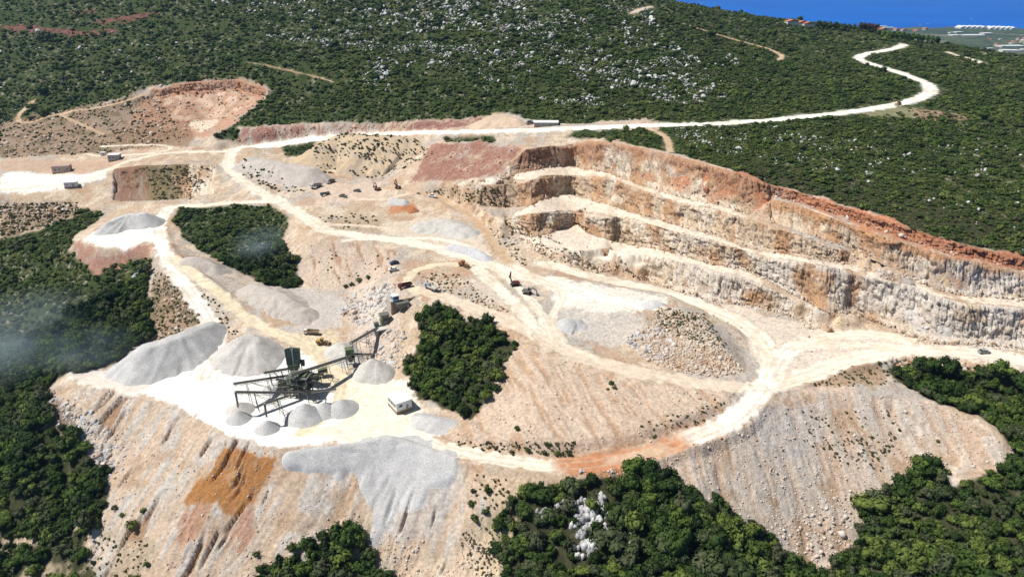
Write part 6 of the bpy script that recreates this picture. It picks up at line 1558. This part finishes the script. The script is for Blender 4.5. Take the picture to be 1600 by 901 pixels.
for (a, b, L_, W_, lab) in [(1493,57,60,45,'short white warehouse beside the long one on the coastal plain'),(1517,57,120,55,'longest white warehouse roof on the coastal plain'),(1541,54,50,40,'white shed at the seaward end of the warehouses'),(1497,52,40,30,'small white block seaward of the short warehouse'),(1486,53,24,20,'lone white block inland of the shore greenhouses'),(1578,74,110,45,'white flat building at the town edge below red roofs'),(1577,81,70,40,'white flat building nearest the ridge below town'),(1547,78,22,18,'single white house on the dark plain near town'),(1377,43,60,30,'white building on the shore past the ridge trees'),(1388,45,60,30,'second white building on the shore past ridge trees')]:
    far_house(a, b, L_, W_, 9, rr_.uniform(-.1, .1), lab, None, MW, MG, False, 'warehouse', 'warehouse')
for i in range(5): far_house(1502 + i * 8, 43.6 + .1 * i, 42, 60, 5, 0, 'long white greenhouse in the first row along the shore', 'greenhouses along the shore', MG, MG, True, 'greenhouse', 'greenhouse')
for i in range(5): far_house(1548 + i * 8, 44.6 + .2 * i, 42, 60, 5, 0, 'long white greenhouse in the second row along the shore', 'greenhouses along the shore', MG, MG, True, 'greenhouse', 'greenhouse')
for i in range(46):
    a = 1600 + 60 * rr_.random() - 62 * rr_.random() ** 1.4; b = 62 + 17 * rr_.random() - max(0, (1585 - a)) * .05
    red_ = rr_.random() < .5
    far_house(a, b, rr_.uniform(11, 19), rr_.uniform(10, 16), rr_.uniform(6, 11), rr_.uniform(0, 3), 'red roofed house in the coastal town beyond the ridge' if red_ else 'white flat roofed house in the coastal town beyond the ridge', 'houses of the coastal town', MW if i % 3 else MC, MT if red_ else MW, red_, 'town_house', 'house')
for (a, b) in [(1412,48),(1445,46),(1400,47),(1430,49)]:
    far_house(a, b, 26, 20, 6, rr_.uniform(0, 1), 'pinkish farmhouse scattered on the plain inland of the shore', 'farmhouses on the plain', MC, MT, True, 'farmhouse', 'house')
for (a, b) in [(1236,37),(1252,39),(1262,40.5),(1372,47),(1379,48)]:
    v = hit(a, b + 2); t = thing('ridge_house', v, .2, 'white house on the ridge line above the sea', 'house', 'houses on the ridge line'); MB().box((0, 0, 2), (16, 9, 5)).build('wall', MW, t); MB().prism([(-8.5, 4.5), (8.5, 4.5), (0, 7)], -5, 5).build('roof', MT, t)
# ridge trees against the sea
TALL = [crown_mesh('crown', 140 + i, 220, .17, mat_leaf('pine_leaves_%d' % i, c), 1.2, 8) for i, c in enumerate([[(.020,.034,.012), (.034,.055,.016), (.05,.07,.02)], [(.05,.10,.014), (.07,.13,.02), (.09,.15,.03)], [(.07,.045,.03), (.06,.04,.028), (.05,.045,.025)]])]
for n, (a, b, rr, v, lab, grp) in enumerate([(1278 + 9 * i, 41 + .7 * i, 5, 0, 'dark pine on the ridge line against the sea', 'dark pines on the ridge line') for i in range(4)] + [(1345 + 7 * i, 45 + .8 * i, 6, 2, 'brownish tall tree on the ridge line beside pines', 'brownish trees on the ridge line') for i in range(4)] + [(1318 + 8 * i, 44 + .4 * i, 4.5, 0, 'dark pine between pale houses and brownish trees on the ridge', 'pines between houses and brown trees') for i in range(3)] + [(1372 + 7.6 * i, 54 + .95 * i, 4.6, 1 if i % 3 else 0, 'bright green tree in the row past the end of hill road', 'tree row at the end of hill road') for i in range(13)]):
    v3 = hit(a, b + 4)
    plant('ridge_tree', v3 - Vector((0, 0, .3)), rr, rr * 1.9, rng.uniform(0, 6), TALL[v], TRUNKS[0], lab, 'tree', grp)

# ------------------------------------------------------------------ air
def box_obj(name, lo, hi, mat):
    c = [(a + b) / 2 for a, b in zip(lo, hi)]; d = [b - a for a, b in zip(lo, hi)]
    return MB().box(c, d).build(name, mat)
m = bpy.data.materials.new('air'); m.use_nodes = True; nt = m.node_tree
for n_ in list(nt.nodes):
    if n_.type == 'BSDF_PRINCIPLED': nt.nodes.remove(n_)
pv = nt.nodes.new('ShaderNodeVolumePrincipled'); pv.inputs['Color'].default_value = (.30,.60,1,1); pv.inputs['Density'].default_value = 5e-5; pv.inputs['Anisotropy'].default_value = .2
nt.links.new(pv.outputs[0], nt.nodes['Material Output'].inputs['Volume'])
top = max(float(VZ.max()) + 20, CAMZ + 10)
tag(box_obj('haze', (-14000, -14000, ZS - 60), (14000, 14000, top), m), kind='stuff', label='thin blue haze')

# drifting dust
def dust(name, c, rad_, dens, seed):
    v_, f_ = ICO2
    nn = 1 + .35 * (np.random.default_rng(seed).random(len(v_)) - .5)
    me = np_mesh(name, v_ * nn[:, None] * np.array(rad_), f_, bpy.data.materials.new('dust'))
    m = me.materials[0]; m.use_nodes = True; nt = m.node_tree
    for q in list(nt.nodes):
        if q.type == 'BSDF_PRINCIPLED': nt.nodes.remove(q)
    N = nt.nodes.new; L = nt.links.new
    pv = N('ShaderNodeVolumePrincipled'); pv.inputs['Color'].default_value = (.66,.84,1,1); pv.inputs['Anisotropy'].default_value = .1
    co = N('ShaderNodeTexCoord'); mp = N('ShaderNodeMapping'); mp.inputs['Scale'].default_value = (1 / rad_[0], 1 / rad_[1], 1 / rad_[2]); L(co.outputs['Object'], mp.inputs['Vector'])
    ln = N('ShaderNodeVectorMath'); ln.operation = 'LENGTH'; L(mp.outputs[0], ln.inputs[0])
    fo = N('ShaderNodeMapRange'); fo.interpolation_type = 'SMOOTHSTEP'; fo.inputs['From Min'].default_value = .9; fo.inputs['From Max'].default_value = .1; L(ln.outputs['Value'], fo.inputs['Value'])
    no = N('ShaderNodeTexNoise'); no.inputs['Scale'].default_value = 1.4; no.inputs['Detail'].default_value = 3; L(mp.outputs[0], no.inputs['Vector'])
    nr = N('ShaderNodeMapRange'); nr.inputs['From Min'].default_value = .32; nr.inputs['From Max'].default_value = .7; L(no.outputs['Fac'], nr.inputs['Value'])
    mu = N('ShaderNodeMath'); mu.operation = 'MULTIPLY'; L(fo.outputs[0], mu.inputs[0]); L(nr.outputs[0], mu.inputs[1])
    m2 = N('ShaderNodeMath'); m2.operation = 'MULTIPLY'; m2.inputs[1].default_value = dens; L(mu.outputs[0], m2.inputs[0])
    L(m2.outputs[0], pv.inputs['Density']); L(pv.outputs[0], nt.nodes['Material Output'].inputs['Volume'])
    o = link(name, me); o.location = c
    return tag(o, kind='stuff', label='thin bluish dust drifting over the trees')
for (px0, py0, rad_, dens, sd) in ((35, 555, (80, 74, 22), .019, 3), (140, 565, (36, 30, 11), .026, 8), (410, 392, (28, 34, 10), .026, 5)):
    c = hit(px0, py0); dust('dust_cloud', (c.x, c.y, c.z + rad_[2] * .55), rad_, dens, sd)
